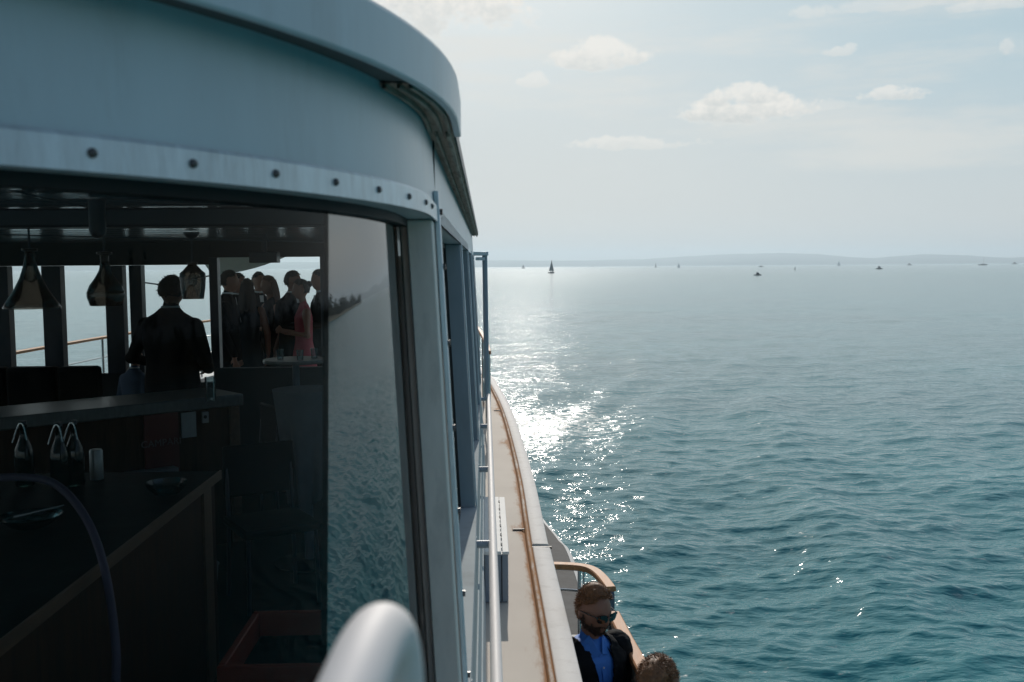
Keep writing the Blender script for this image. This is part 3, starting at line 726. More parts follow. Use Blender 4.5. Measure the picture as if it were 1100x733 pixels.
HAIRC = lambda d: d.z > .36+.38*ss(.2, .9, -d.y) or (d.y > .12 and d.z > -.42)
def person(px, top, d, label, group=None, rz=0., hair='short', hairm=None, jacket=SUIT, trousers=SUIT2, shirt=WSHIRT, dress=None, arms='down', lean_=0., voxel=.011, floor=ZD, glass_=False, look=0., wide=1.):
    p = W(px, 300, d); H = -floor-(top-286)/FPX*d; s = H/1.80; x0 = p.x
    root_rot = Matrix.Rotation(rz, 4, 'Z'); mb = MB(); segs = []
    SK, JK, TR, SH, DR = 0, 1, 2, 3, 4
    fem = dress is not None
    sw = .160 if fem else .183
    if fem:
        loft(mb, segs, [(0, 0, .55, .17, .13), (0, 0, .72, .19, .15), (0, 0, .90, .175, .13), (0, 0, 1.05, .135, .10), (0, 0, 1.20, .14, .105), (0, 0, 1.34, .16, .105), (0, .01, 1.44, .13, .07), (0, .01, 1.50, .055, .05)], DR)
    else:
        loft(mb, segs, [(0, 0, .80, .195, .135), (0, 0, .95, .19, .13), (0, 0, 1.10, .175, .12), (0, 0, 1.28, .20, .128), (0, .01, 1.40, .21, .118), (0, .01, 1.455, .175, .095), (0, .01, 1.50, .10, .072), (0, .005, 1.54, .062, .058)], JK)
    capsule(mb, segs, [(0, .01, 1.47), (0, -.012, 1.58)], [.058 if not fem else .047, .052 if not fem else .043], SK)
    for sd in (-1, 1):
        stance = .03*sd
        lm = SK if fem else TR
        capsule(mb, segs, [(sd*.095, 0, .88), (sd*.10+stance, -.015, .50), (sd*.105+stance, .02, .10)], [.092, .066, .052] if not fem else [.08, .052, .036], lm)
        capsule(mb, segs, [(sd*.105+stance, .03, .055), (sd*.115+stance, -.06, .05), (sd*.125+stance, -.17, .035)], [.045, .042, .032], SH)
        am = SK if fem else JK
        a0 = Vector((sd*sw, .01, 1.40))
        if arms == 'down' or (arms == 'one' and sd > 0): el = Vector((sd*(sw+.075), .03, 1.12)); wr = Vector((sd*(sw+.07), -.07, .88)); dv = (0, -.15, -1); cu = .5
        elif arms == 'hold' or arms == 'one': el = Vector((sd*(sw+.09), .0, 1.13)); wr = Vector((sd*.10, -.24, 1.17)); dv = (-sd*.6, -.5, .35); cu = .9
        else: el = Vector((sd*(sw+.10), .04, 1.13)); wr = Vector((sd*.14, -.20, 1.02)); dv = (-sd*.7, -.4, .1); cu = .6
        k = .8 if fem else 1
        capsule(mb, segs, [a0, el, wr], [.066*k, .052*k, .040*k], am)
        capsule(mb, segs, [wr, wr+Vector(dv).normalized()*.03], [.029, .027], SK, 10)
        hand(mb, segs, wr+Vector(dv).normalized()*.03, dv, (-sd, -.3, .1), SK, cu, 1., sd)
    HM = Matrix.Translation((0, -.022, 1.672)) @ Matrix.Rotation(look, 4, 'Z') @ Matrix.Rotation(R(8), 4, 'X')
    o = len(mb.v); mb.v += [HM@v for v in HV]; mb.f += [tuple(i+o for i in f) for f in HF]; mb.m += [0]*len(HF)
    for sd in (-1, 1):
        e = MB(); ball(e, (0, 0, 0), 1, 10); mb.add([HM@Vector((sd*.077+v.x*.009, .012+v.y*.018, v.z*.030)) for v in e.v], e.f)
    segs.append((HM@Vector((0, .01, .02)), HM@Vector((0, 0, -.05)), .085, .07, SK))
    T = root_rot @ Matrix.Rotation(lean_, 4, 'X') @ Matrix.Diagonal((s*wide, s*wide, s, 1))
    me = remesh(mb, voxel); assign(me, segs)
    base = Vector((x0, d, floor))
    me.transform(T); me.shade_smooth()
    for m in (SKIN, jacket, trousers, SHOE, dress or jacket): me.materials.append(m)
    ob = bpy.data.objects.new('person', me); C.objects.link(ob); ob.location = base+Vector((0, 0, CH))
    tag(ob, label, 'person', group)
    # hair
    hm = hairm or HAIRD; hb = MB(); TH = T@HM
    sel = [f for f in HF if all(HAIRC(HDIR[i]) for i in f)]
    idx = sorted({i for f in sel for i in f}); mp = {i: k for k, i in enumerate(idx)}
    vs = [HV[i]*1.085+Vector((0, .004, .004)) for i in idx]; vin = [HV[i]*.97 for i in idx]; n = len(vs)
    hb.add([TH@(v+v.normalized()*.006*mnoise.noise(v*45)) for v in vs]+[TH@v for v in vin], [tuple(mp[i] for i in f) for f in sel]+[tuple(mp[i]+n for i in reversed(f)) for f in sel])
    if hair == 'long':
        for k in range(60):
            a = -.2+math.pi*1.12*(k/59); x_ = .080*math.cos(a); y_ = .02+.088*math.sin(a)
            pts = [HM@Vector((x_*.8, y_*.9, .05)), HM@Vector((x_*1.05, y_*1.05, -.06)), HM@Vector((x_*1.25, y_*.9+.012, -.17)), HM@Vector((x_*1.2, y_*.75+.015, -.27-.05*random.random()))]
            hb.tube([T@q for q in bez(pts, 3)], [.012, .013, .013, .013, .013, .012, .011, .010, .007, .003], 5)
    elif hair == 'bun':
        ball(hb, TH@Vector((0, .105, .05)), .042*s, 12)
    strands(hb, TH, 260, .03, .5, HAIRC, .003, (0, .2, .2))
    ho = hb.build('hair', hm, None, raw=True); ho.data.transform(Matrix.Translation(ho.location)); ho.location = (0, 0, 0); ho.parent = ob
    if not fem:
        cb = MB()   # shirt front and collar
        cb.lathe([(.060, 0), (.062, .010), (.058, .022), (.054, .024), (.056, .005)], (0, 0, 0), 16)
        cb.v = [T@(Matrix.Translation((0, -.002, 1.533))@v) for v in cb.v]
        w = MB(); w.add([(-.028, -.085, 1.50), (.028, -.085, 1.50), (.012, -.137, 1.22), (-.012, -.137, 1.22)], [(0, 1, 2, 3)]); cb.add([T@v for v in w.v], w.f)
        co = cb.build('shirt_collar', shirt, None, raw=True); co.data.transform(Matrix.Translation(co.location)); co.location = (0, 0, 0); co.parent = ob
    return ob

GRP = 'wedding guests standing on the foredeck'
person(182, 293, 8.3, 'stocky man in dark suit standing alone inside the cabin, elbows out', rz=R(160), arms='hips', jacket=SUIT, hairm=HAIRD, look=R(10), wide=1.22)
person(244, 288, 11.6, 'dark haired guest half hidden behind the thin window pillar', GRP, rz=R(100), arms='down')
person(254, 291, 12.6, 'man in dark suit with pale collar, leftmost of the clear foredeck group', GRP, rz=R(65), arms='hold')
person(265, 297, 12.2, 'shorter dark haired woman in slate dress between two suited men', GRP, rz=R(190), dress=GREYD, hair='long', arms='down')
person(277, 290, 13.2, 'tall suited man standing just behind the auburn haired woman', GRP, rz=R(40), arms='hold')
person(290, 294, 12.6, 'woman with long auburn hair standing among suited guests', GRP, rz=R(-50), dress=SUIT2, hair='long', hairm=HAIRR, arms='one')
person(313, 289, 12.4, 'slim man in dark suit facing the woman in the pink dress', GRP, rz=R(60), arms='hold', look=R(20))
person(325, 298, 11.9, 'woman in pink dress with pinned up dark hair', GRP, rz=R(-70), dress=PINK, hair='bun', arms='hold')
person(345, 288, 12.3, 'broad man in dark suit at the right edge of the doorway group', GRP, rz=R(-60), arms='hold')
person(141, 370, 8.7, 'small child in blue standing by the cabin window sill', rz=R(150), jacket=mat('child_blue_top', (.06, .10, .16), .8), voxel=.016)

# seated front man ---------------------------------------------------------
def seated(base, rz, hairm, label, yaw, nod, detail=True, jacket=SUIT, shirt=SHIRT, tilt=0.):
    mb = MB(); segs = []; SK, JK, TR, SH = 0, 1, 2, 3
    loft(mb, segs, [(0, .02, .44, .19, .14), (0, .01, .56, .185, .135), (0, -.005, .70, .172, .125), (0, -.015, .84, .19, .130), (0, -.01, .94, .195, .118), (0, 0, 1.00, .155, .088), (0, 0, 1.045, .075, .064)], JK)
    capsule(mb, segs, [(0, .0, 1.01), (0, -.022, 1.10)], [.060, .057], SK)
    for sd in (-1, 1):
        capsule(mb, segs, [(sd*.10, -.0, .53), (sd*.135, -.43, .515), (sd*.14, -.40, .12)], [.098, .074, .055], TR)
        capsule(mb, segs, [(sd*.14, -.39, .055), (sd*.145, -.48, .05), (sd*.155, -.60, .035)], [.045, .043, .032], SH)
        capsule(mb, segs, [(sd*.185, 0, .955), (sd*.262, .02, .70), (sd*.185, -.22, .655)], [.070, .057, .043], JK)
        dv = Vector((-sd*.35, -.9, -.05)); capsule(mb, segs, [(sd*.185, -.22, .655), Vector((sd*.185, -.22, .655))+dv.normalized()*.03], [.030, .027], SK, 10)
        hand(mb, segs, Vector((sd*.185, -.22, .655))+dv.normalized()*.03, dv, (0, 0, -1), SK, .35, 1., sd)
    HM = Matrix.Translation((0, -.045, 1.205)) @ Matrix.Scale(1.09, 4) @ Matrix.Rotation(yaw, 4, 'Z') @ Matrix.Rotation(nod, 4, 'X') @ Matrix.Rotation(tilt, 4, 'Y')
    o = len(mb.v); mb.v += [HM@v for v in HV]; mb.f += [tuple(i+o for i in f) for f in HF]; mb.m += [0]*len(HF)
    for sd in (-1, 1):
        e = MB(); ball(e, (0, 0, 0), 1, 10); mb.add([HM@Vector((sd*.077+v.x*.009, .012+v.y*.018, v.z*.030)) for v in e.v], e.f)
    segs.append((HM@Vector((0, .01, .02)), HM@Vector((0, 0, -.05)), .085, .075, SK))
    me = remesh(mb, .0062, 3); c, idx = assign(me, segs)
    T = Matrix.Rotation(rz, 4, 'Z')
    # shirt zone on the chest
    nrm = np.zeros(len(me.polygons)*3); me.polygons.foreach_get('normal', nrm); nrm = nrm.reshape(-1, 3)
    wopen = np.clip(.012+(c[:, 2]-.60)*.145, .012, .062)
    front = (idx == JK) & (c[:, 1] < -.02) & (np.abs(c[:, 0]) < wopen+.035) & (c[:, 2] > .58)
    idx2 = idx.copy(); idx2[front] = 4; idx2[(idx == JK) & (c[:, 2] > .985) & (np.abs(c[:, 0]) < .10)] = 4
    me.polygons.foreach_set('material_index', idx2.astype(np.int32))
    arm_or_body = (idx == JK) & ~((c[:, 1] < -.02) & (np.abs(c[:, 0]) < wopen) & (c[:, 2] > .56)) & ((c[:, 2] < 1.0) | (np.abs(c[:, 0]) > .085))
    jk = shell(me, arm_or_body, .013, 0, .006)
    me.transform(T); jk.transform(T); me.shade_smooth()
    for m in (SKIN, shirt, SUIT2, SHOE, shirt): me.materials.append(m)
    ob = bpy.data.objects.new('person', me); C.objects.link(ob); ob.location = Vector(base)+Vector((0, 0, CH)); tag(ob, label, 'person')
    add_child(jk, 'jacket', [jacket], ob, .006)
    def local(mbx, name, m, smooth=50):
        q = mbx.build(name, m, None, raw=True, smooth=smooth); q.data.transform(Matrix.Translation(q.location)); q.location = (0, 0, 0); q.parent = ob; return q
    # lapels
    for sd in (-1, 1):
        l = MB(); row_o, row_i = [], []
        for k in range(13):
            z = .62+.40*k/12; w = min(.062, max(.012, .012+(z-.60)*.145)); yb = -.150+.05*ss(.86, 1.02, z)+.018*ss(.80, .62, z)
            if z > .96: yb += .05*(z-.96)/.06
            wid = .012+.040*ss(.60, .90, z)*(1-ss(.93, 1.02, z)*.6)
            row_i.append(Vector((sd*w, yb-.010, z))); row_o.append(Vector((sd*(w+wid), yb+.010+wid*.28, z-.004)))
        l.sheet([row_i, [v+Vector((0, -.004, 0)) for v in row_i], [v+Vector((0, -.005, 0)) for v in row_o], row_o]); l.v = [T@v for v in l.v]; local(l, 'lapel', jacket)
        cc = MB()   # collar wing
        cc.add([(sd*.006, -.118, .985), (sd*.052, -.108, .965), (sd*.070, -.045, 1.045), (sd*.045, -.062, 1.075), (sd*.006, -.112, .990), (sd*.052, -.102, .970), (sd*.066, -.041, 1.049), (sd*.041, -.058, 1.079)], [(0, 1, 2, 3), (4, 5, 6, 7), (0, 1, 5, 4), (1, 2, 6, 5), (2, 3, 7, 6), (3, 0, 4, 7)])
        cc.v = [T@v for v in cc.v]; local(cc, 'shirt_collar', shirt)
    pb = MB(); row = [Vector((0, -.146+.045*ss(.86, 1.0, z)+.012*ss(.80, .62, z), z)) for z in [.60+.39*k/12 for k in range(13)]]
    pb.sheet([[v+Vector((-.014, .004, 0)) for v in row], [v+Vector((-.013, -.003, 0)) for v in row], [v+Vector((.013, -.003, 0)) for v in row], [v+Vector((.014, .004, 0)) for v in row]]); pb.v = [T@v for v in pb.v]; local(pb, 'shirt_placket', shirt)
    for k in range(4):
        z = .66+k*.085; bb = MB(); y = -.150+.045*ss(.86, 1.0, z)+.012*ss(.80, .62, z); bb.tube([(0, y, z), (0, y-.003, z)], .0055, 10); bb.v = [T@v for v in bb.v]; local(bb, 'button', WSHIRT)
    TH = T@HM; hb = MB()
    sel = [f for f in HF if all(HAIRC(HDIR[i]) for i in f)]
    idx_ = sorted({i for f in sel for i in f}); mp = {i: k for k, i in enumerate(idx_)}
    vs = []
    for i in idx_:
        dd = HDIR[i]; v = HV[i]*1.06; lift = .020*ss(.35, .9, dd.z)*(.6+.4*ss(-.9, .2, -dd.y)); vs.append(v+Vector((0, .003, lift))+v.normalized()*(.008*mnoise.noise(v*50)+.004*mnoise.noise(v*120)))
    n = len(vs); vin = [HV[i]*.97 for i in idx_]
    hb.add([TH@v for v in vs]+[TH@v for v in vin], [tuple(mp[i] for i in f) for f in sel]+[tuple(mp[i]+n for i in reversed(f)) for f in sel])
    strands(hb, TH@Matrix.Translation((0, 0, .008)), 5200, .026 if detail else .026, .60 if detail else .85, HAIRC, .0012, (.35, .0, .35) if detail else (0, 0, 0), 3)
    local(hb, 'hair', hairm)
    if detail:
        BEARD = lambda d: (-.92 < d.z < -.28 and d.y < .25 and (abs(d.x) > .30 or d.z < -.60 or -.44 < d.z < -.34)) or (-.35 < d.z < .05 and abs(d.x) > .82 and -.25 < d.y < .15)
        bd = MB(); sel = [f for f in HF if all(BEARD(HDIR[i]) for i in f)]
        idx_ = sorted({i for f in sel for i in f}); mp = {i: k for k, i in enumerate(idx_)}
        vs = [HV[i]*1.035+HV[i].normalized()*.003*mnoise.noise(HV[i]*90) for i in idx_]; n = len(vs); vin = [HV[i]*.97 for i in idx_]
        bd.add([TH@v for v in vs]+[TH@v for v in vin], [tuple(mp[i] for i in f) for f in sel]+[tuple(mp[i]+n for i in reversed(f)) for f in sel])
        strands(bd, TH, 1500, .011, .5, BEARD, .001, (0, 0, -.5), 5)
        local(bd, 'beard', mat('dark_brown_beard', (.05, .022, .010), .7))
        sg = MB()
        for sd in (-1, 1):
            rows = []
            for j in range(7):
                v = j/6-.5; row = []
                for i in range(9):
                    u = i/8-.5; w = .056*(1-.25*abs(v*2)**3); h = .042
                    x = sd*(.033)+u*w; z = .006+v*h*(1-.15*abs(u*2)**3); y = -.1145+.9*x*x*4.2+abs(v)*.004
                    row.append(Vector((x, y, z)))
                rows.append(row)
            sg.sheet(rows); sg.sheet([[p+Vector((0, .003, 0)) for p in r] for r in rows])
            sg.box((min(sd*.058, sd*.066), -.100, .010), (max(sd*.058, sd*.066), -.092, .022))
            sg.tube([(sd*.064, -.096, .017), (sd*.078, -.04, .016), (sd*.083, .012, .012)], .0028, 6)
        sg.tube([(-.010, -.1165, .014), (0, -.119, .017), (.010, -.1165, .014)], .003, 6)
        sg.v = [TH@v for v in sg.v]; local(sg, 'sunglasses', mat('black_sunglass_plastic', (.008, .008, .009), .12, coat=.5, var=.02))
    return ob
seated((.548, 5.30, ZM), R(30), HAIRB, 'seated bearded man in sunglasses, dark jacket and open blue shirt', R(4), R(9), True)
seated((.79, 4.50, ZM-.055), R(-10), HAIRB, 'person seated at the bottom edge, only tousled brown hair showing', R(-15), R(62), False, shirt=WSHIRT)

# ------------------------------------------------------------------ cabin furniture and things
PA, PB = W(-40, 442, 5.75), W(256, 419, 6.85); PA.z = PB.z = 0
pd = (PB-PA).normalized(); pn = Vector((pd.y, -pd.x, 0))        # towards the camera side
def on_face(px, py, off=.0):
    v = rot @ Vector((px-550, 366.5-py, -FPX)); t = (PA+pn*off).dot(pn)/v.dot(pn); return v*t
def face_box(mb, px0, py0, px1, py1, o0, o1):
    a, b = on_face(px0, py0), on_face(px1, py1); pc = on_face((px0+px1)/2, (py0+py1)/2)
    w = abs((b-a).dot(pd))/2; h = abs(b.z-a.z)/2
    M = Matrix.Translation(pc) @ Matrix((pd.to_4d().to_tuple()[:3]+(0,), pn.to_4d().to_tuple()[:3]+(0,), (0, 0, 1, 0), (0, 0, 0, 1))).transposed()
    mb.box((-w, o0, -h), (w, o1, h), M); return pc
bc = thing('back_counter', (PA.x*.5+PB.x*.5, 6.3, ZD), 'dark wooden back counter with a long pale counter top edge', 'counter')
mb = MB(); L_ = (PB-PA).length
MF = Matrix.Translation(PA) @ Matrix(((pd.x, pn.x, 0, 0), (pd.y, pn.y, 0, 0), (0, 0, 1, 0), (0, 0, 0, 1)))
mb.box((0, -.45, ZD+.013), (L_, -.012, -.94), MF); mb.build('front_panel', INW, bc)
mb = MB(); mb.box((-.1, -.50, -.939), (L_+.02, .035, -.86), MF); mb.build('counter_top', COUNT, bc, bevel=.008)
mb = MB(); mb.box((L_-.07, -.011, ZD+.013), (L_, .012, -.942), MF); mb.build('corner_post', INW2, bc, bevel=.004)
RED = mat('dull_red_board', (.10, .014, .010), .5, var=.2)
mb = MB(); face_box(mb, 154, 442, 193, 508, -.008, .012); rb = tag(mb.build('poster_board', RED, bevel=.002), 'dark red lettered board hung on the back counter', 'board')
# lettering
def text_on_face(s, px, py, size, m, parent):
    cu = bpy.data.curves.new('lettering', 'FONT'); cu.body = s; cu.size = size; cu.align_x = 'CENTER'; cu.align_y = 'CENTER'; cu.extrude = .002; cu.space_character = 1.05
    o = bpy.data.objects.new('tmp', cu); C.objects.link(o); dg = bpy.context.evaluated_depsgraph_get(); me = bpy.data.meshes.new_from_object(o.evaluated_get(dg)); bpy.data.objects.remove(o)
    pc = on_face(px, py, .016); M = Matrix(((pd.x, 0, pn.x, 0), (pd.y, 0, pn.y, 0), (0, 1, 0, 0), (0, 0, 0, 1)))
    me.transform(M); me.transform(Matrix.Translation(pc+Vector((0, 0, CH))-parent.location)); me.materials.clear(); me.materials.append(m)
    q = bpy.data.objects.new('lettering', me); C.objects.link(q); q.parent = parent; return q
text_on_face('CAMPARI', 173.5, 476, .062, mat('pale_lettering', (.16, .12, .13), .5), rb)
mb = MB(); face_box(mb, 127, 508.5, 187, 515, -.010, .09); tag(mb.build('wall_shelf', mat('grey_shelf', (.16, .18, .20), .4), bevel=.003), 'narrow pale shelf under the red board', 'shelf')
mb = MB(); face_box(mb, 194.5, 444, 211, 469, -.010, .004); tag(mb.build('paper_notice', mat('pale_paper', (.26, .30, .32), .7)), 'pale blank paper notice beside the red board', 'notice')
mb = MB(); face_box(mb, 217, 443, 224, 454, -.010, .008); so = tag(mb.build('wall_socket', mat('socket_plastic', (.28, .30, .32), .5), bevel=.003), 'small square wall socket right of the paper notice', 'socket')
mb = MB(); pc = on_face(220.5, 448, .008); mb.tube([pc, pc+pn*.003], .012, 12); mb.build('socket_hole', SEAL, so)
mb = MB(); x = W(226, 421, 6.45)
mb.lathe([(.030, -.86), (.034, -.855), (.034, -.70), (.031, -.70), (.031, -.845), (.001, -.845)], (x.x, 6.45, 0), 20, cap=False); tag(mb.build('drinking_glass', GLASSC), 'tall clear glass on the right end of the back counter', 'glass')
# upholstered bench behind the counter
sf = thing('upholstered_bench', (W(50, 400, 7.5).x, 7.5, ZD), 'black upholstered bench with tall back behind the counter', 'bench')
xs = [W(p_, 400, 7.5).x for p_ in (-35, 14, 68, 112)]
for a, b_ in zip(xs, xs[1:]):
    mb = MB(); mb.box((a+.006, 7.35, -1.45), (b_-.006, 7.5, -.715)); mb.build('back_cushion', INB, sf, bevel=.03)
mb = MB(); mb.box((xs[0], 7.50, -1.45), (xs[-1], 8.0, -1.36)); mb.build('seat', INB, sf, bevel=.02)
mb = MB(); mb.box((xs[0]+.05, 7.45, ZD+.013), (xs[-1]-.05, 7.95, -1.451)); mb.build('plinth', INB, sf)
# near bar
nb = thing('bar_counter', (-2.1, 3.4, ZD), 'dark bar counter with wooden side nearest the curved window', 'counter')
mb = MB(); mb.box((-2.95, 2.3, ZD+.013), (-1.275, 4.62, -.985)); mb.build('side_panel', INW, nb)
mb = MB(); mb.box((-3.0, 2.26, -.984), (-1.26, 4.66, -.95)); mb.build('counter_top', INB, nb, bevel=.004)
mb = MB(); mb.box((-1.259, 2.26, -.988), (-1.250, 4.66, -.946)); mb.build('edge_strip', INW2, nb, bevel=.002)
mb = MB(); mb.box((-1.2745, 4.40, ZD+.013), (-1.262, 4.52, -.99)); mb.build('corner_post', INW2, nb)
BOT = glass('dark_bottle_glass', 1.55, (.12, .18, .17), .02)
for i, (px, lab) in enumerate(((27, 'dark swing top bottle at the left end of the bottle trio'), (65, 'dark swing top bottle in the middle of the bottle trio'), (81, 'dark swing top bottle closest to the metal can'))):
    q = W(px, 515, 4.38-.05*(i == 1)); t = thing('bottle', (q.x, q.y, -.95), lab, 'bottle', 'bottles on the bar counter')
    mb = MB(); mb.lathe([(.001, .0), (.036, .002), (.040, .01), (.040, .13), (.036, .165), (.020, .205), (.0145, .225), (.0140, .262), (.016, .264), (.016, .270), (.001, .270)], (q.x, q.y, -.948), 20); mb.build('bottle_body', BOT, t, smooth=60)
    mb = MB(); mb.lathe([(.001, .270), (.0165, .270), (.0165, .288), (.001, .289)], (q.x, q.y, -.948), 16); mb.build('stopper', BEAM, t)
    mb = MB(); mb.tube(bez([(q.x-.030, q.y-.038, -.75), (q.x-.014, q.y-.02, -.685), (q.x, q.y-.018, -.668), (q.x+.014, q.y-.02, -.685), (q.x+.032, q.y-.038, -.74)], 4), .0032, 6); mb.build('wire_clip', STEEL, t)
q = W(104, 509, 4.5); mb = MB(); mb.lathe([(.001, 0), (.028, 0), (.029, .004), (.029, .13), (.024, .138), (.001, .138)], (q.x, q.y, -.949), 18); tag(mb.build('metal_can', mat('dull_can_metal', (.22, .24, .25), .4, metal=.6)), 'slim pale metal can right of the bottles', 'can')
q = W(33, 563, 3.66); pt = thing('serving_bowl', (q.x, q.y, -.95), 'dark glass serving bowl on the bar counter', 'bowl')
mb = MB(); mb.lathe([(.001, .002), (.05, .002), (.075, .014), (.108, .045), (.112, .047), (.106, .040), (.07, .018), (.001, .014)], (q.x, q.y, -.949), 28, cap=False); mb.build('bowl', GLASSC, pt, smooth=60)
mb = MB(); mb.tube([(q.x-.05, q.y-.02, -.905), (q.x+.12, q.y+.01, -.870)], [.006, .003], 8); tag(mb.build('serving_spoon', STEEL), 'steel serving spoon lying across the dark bowl', 'spoon')
q = W(172, 560, 4.55); mb = MB(); mb.lathe([(.001, .0), (.05, .0), (.08, .03), (.085, .05), (.082, .05), (.075, .03), (.001, .008)], (-1.36, 4.2, -.949), 24, cap=False); tag(mb.build('glass_dish', GLASSC), 'small clear glass dish near the bar corner', 'dish')
# bent tube added to stand in for the handrail's reflection in the window
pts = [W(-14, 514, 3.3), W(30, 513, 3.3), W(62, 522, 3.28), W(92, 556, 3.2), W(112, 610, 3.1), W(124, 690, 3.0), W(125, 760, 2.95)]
mb = MB(); e = pts[-1].copy(); e.z = ZD+.012; mb.tube(bez(pts+[e], 8), .013, 12); tag(mb.build('reflection_tube', mat('lilac_reflection_tone', (.075, .065, .10), .5, spec=.2)), 'pale bent tube added to imitate the handrail reflection in the window', 'tube')
# bin, crate, packet
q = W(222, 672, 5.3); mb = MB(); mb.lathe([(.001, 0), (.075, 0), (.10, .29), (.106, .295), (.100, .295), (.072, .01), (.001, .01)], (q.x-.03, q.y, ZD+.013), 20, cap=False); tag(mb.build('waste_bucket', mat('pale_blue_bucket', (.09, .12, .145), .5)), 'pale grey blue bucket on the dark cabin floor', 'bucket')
cr = thing('red_crate', (-.8, 3.95, ZD), 'open dull red crate low behind the curved window', 'crate')
CR = mat('dull_red_plastic', (.26, .045, .022), .5, var=.15)
x0, x1, y0, y1, zt = -1.03, -.50, 3.68, 4.30, -1.50
for lo, hi in (((x0, y0, ZD+.013), (x1, y0+.03, zt)), ((x0, y1-.03, ZD+.013), (x1, y1, zt)), ((x0, y0+.031, ZD+.013), (x0+.03, y1-.031, zt)), ((x1-.03, y0+.031, ZD+.013), (x1, y1-.031, zt))):
    mb = MB(); mb.box(lo, hi); mb.build('side_wall', CR, cr, bevel=.006)
mb = MB(); mb.box((x0+.031, y0+.031, ZD+.014), (x1-.031, y1-.031, -1.60)); mb.build('contents', INB, cr, bevel=.01)
q = W(10, 710, 2.66); mb = MB(); mb.box((q.x-.002, q.y-.03, q.z-.045), (q.x+.014, q.y+.03, q.z+.045)); tag(mb.build('blue_packet', mat('blue_card', (.05, .16, .26), .5), bevel=.002), 'small blue packet stuck on the wooden bar side', 'packet')
# high tables
def hightable(px, d, ztop, r, label, cloth=None):
    q = W(px, 400, d); t = thing('high_table', (q.x, d, ZD), label, 'table')
    mb = MB(); mb.lathe([(.001, ztop-.03), (r, ztop-.03), (r+.004, ztop-.015), (r, ztop), (.001, ztop)], (q.x, d, 0), 32); mb.build('table_top', COUNT, t)
    mb = MB(); mb.tube([(q.x, d, ZD+.03), (q.x, d, ztop-.03)], .03, 14); mb.build('column', POSTM, t)
    mb = MB(); mb.lathe([(.001, ZD+.013), (.22, ZD+.013), (.22, ZD+.022), (.04, ZD+.04), (.001, ZD+.04)], (q.x, d, 0), 28); mb.build('base', INB, t)
    if cloth:
        mb = MB(); rows = []
        for j in range(9):
            v = j/8; row = []
            for k in range(96):
                a = 2*math.pi*k/96; rr = (r+.008)*(1-.45*v)+.028*v*math.sin(7*a+.7)+.012*v*math.sin(13*a); row.append((q.x+rr*math.cos(a), d+rr*math.sin(a), ztop+.004-v*cloth*(1+.08*math.sin(3*a))))
            rows.append(row)
        rows.insert(0, [(q.x+.002*math.cos(2*math.pi*k/96), d+.002*math.sin(2*math.pi*k/96), ztop+.005) for k in range(96)])
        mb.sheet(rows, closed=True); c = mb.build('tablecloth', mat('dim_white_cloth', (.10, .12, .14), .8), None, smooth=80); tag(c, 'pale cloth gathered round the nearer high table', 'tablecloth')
    return q
tq = hightable(318, 8.5, -.775, .27, 'bare round high table in front of the foredeck guests')
hightable(328, 6.3, -.77, .20, 'round high table wearing a pale gathered cloth', .72)
for i, (dx, dy, lab) in enumerate(((-.12, -.05, 'small tumbler at the left of the bare high table'), (.06, -.12, 'small tumbler at the front of the bare high table'), (.15, .05, 'small tumbler at the right of the bare high table'))):
    mb = MB(); mb.lathe([(.001, 0), (.026, 0), (.032, .085), (.030, .085), (.025, .008), (.001, .008)], (tq.x+dx, 8.5+dy, -.774), 16, cap=False); tag(mb.build('tumbler', GLASSC), lab, 'glass', 'tumblers on the bare high table')
# chair
def chair(px, d, rz, label):
    q = W(px, 560, d); t = thing('chair', (q.x, d, ZD), label, 'chair', 'dark chairs in the cabin')
    M = Matrix.Translation((q.x, d, ZD)) @ Matrix.Rotation(rz, 4, 'Z')
    mb = MB(); mb.box((-.22, -.22, .43), (.22, .22, .48), M); mb.build('seat', INB, t, bevel=.015)
    mb = MB(); mb.box((-.21, .205, .58), (.21, .235, .88), M); mb.build('backrest', INB, t, bevel=.012)
    for sx in (-1, 1):
        for sy in (-1, 1):
            mb = MB(); mb.tube([M@Vector((sx*.20, sy*.20, .014)), M@Vector((sx*.19, sy*.19, .44))]+([M@Vector((sx*.19, .225, .86))] if sy > 0 else []), .012, 8); mb.build('leg', BEAM, t)
chair(292, 5.6, R(30), 'dark chair on the cabin floor left of the clothed table')
chair(262, 7.3, R(-60), 'dark chair farther back near the back counter end')
# pendant lamps
LG = glass('smoked_lamp_glass', 1.5, (.46, .43, .40), .02)
LM = mat('lamp_brown_metal', (.03, .02, .015), .35, metal=.5)
def pendant(px, d, ztop, prof, label, m, group='pendant lamps hanging inside the cabin'):
    q = W(px, 300, d); t = thing('pendant_lamp', (q.x, d, ztop), label, 'lamp', group)
    mb = MB(); mb.lathe([(r, z) for r, z in prof]+[(max(.001, r-.003), z) for r, z in reversed(prof)], (q.x, d, ztop), 36, cap=False); mb.build('lamp_shade', m, t, smooth=60)
    mb = MB(); mb.tube([(q.x, d, ztop-.01), (q.x, d, .238)], .0055, 8); mb.build('cord', BEAM, t)
    mb = MB(); mb.lathe([(.001, .238), (.05, .238), (.048, .222), (.03, .205), (.012, .195), (.001, .195)], (q.x, d, 0), 20); mb.build('ceiling_rose', BEAM, t)
    mb = MB(); mb.lathe([(.001, .012), (.034, .010), (.034, .0), (.020, -.004), (.018, -.06), (.001, -.06)], (q.x, d, ztop), 20); mb.build('lamp_collar', LM, t)
    mb = MB(); mb.lathe([(.001, -.05), (.015, -.06), (.03, -.10), (.026, -.135), (.001, -.15)], (q.x, d, ztop), 16); mb.build('bulb', GLASSC, t, smooth=70)
d = 4.7; k = d/FPX
zt = -(266-286)*k
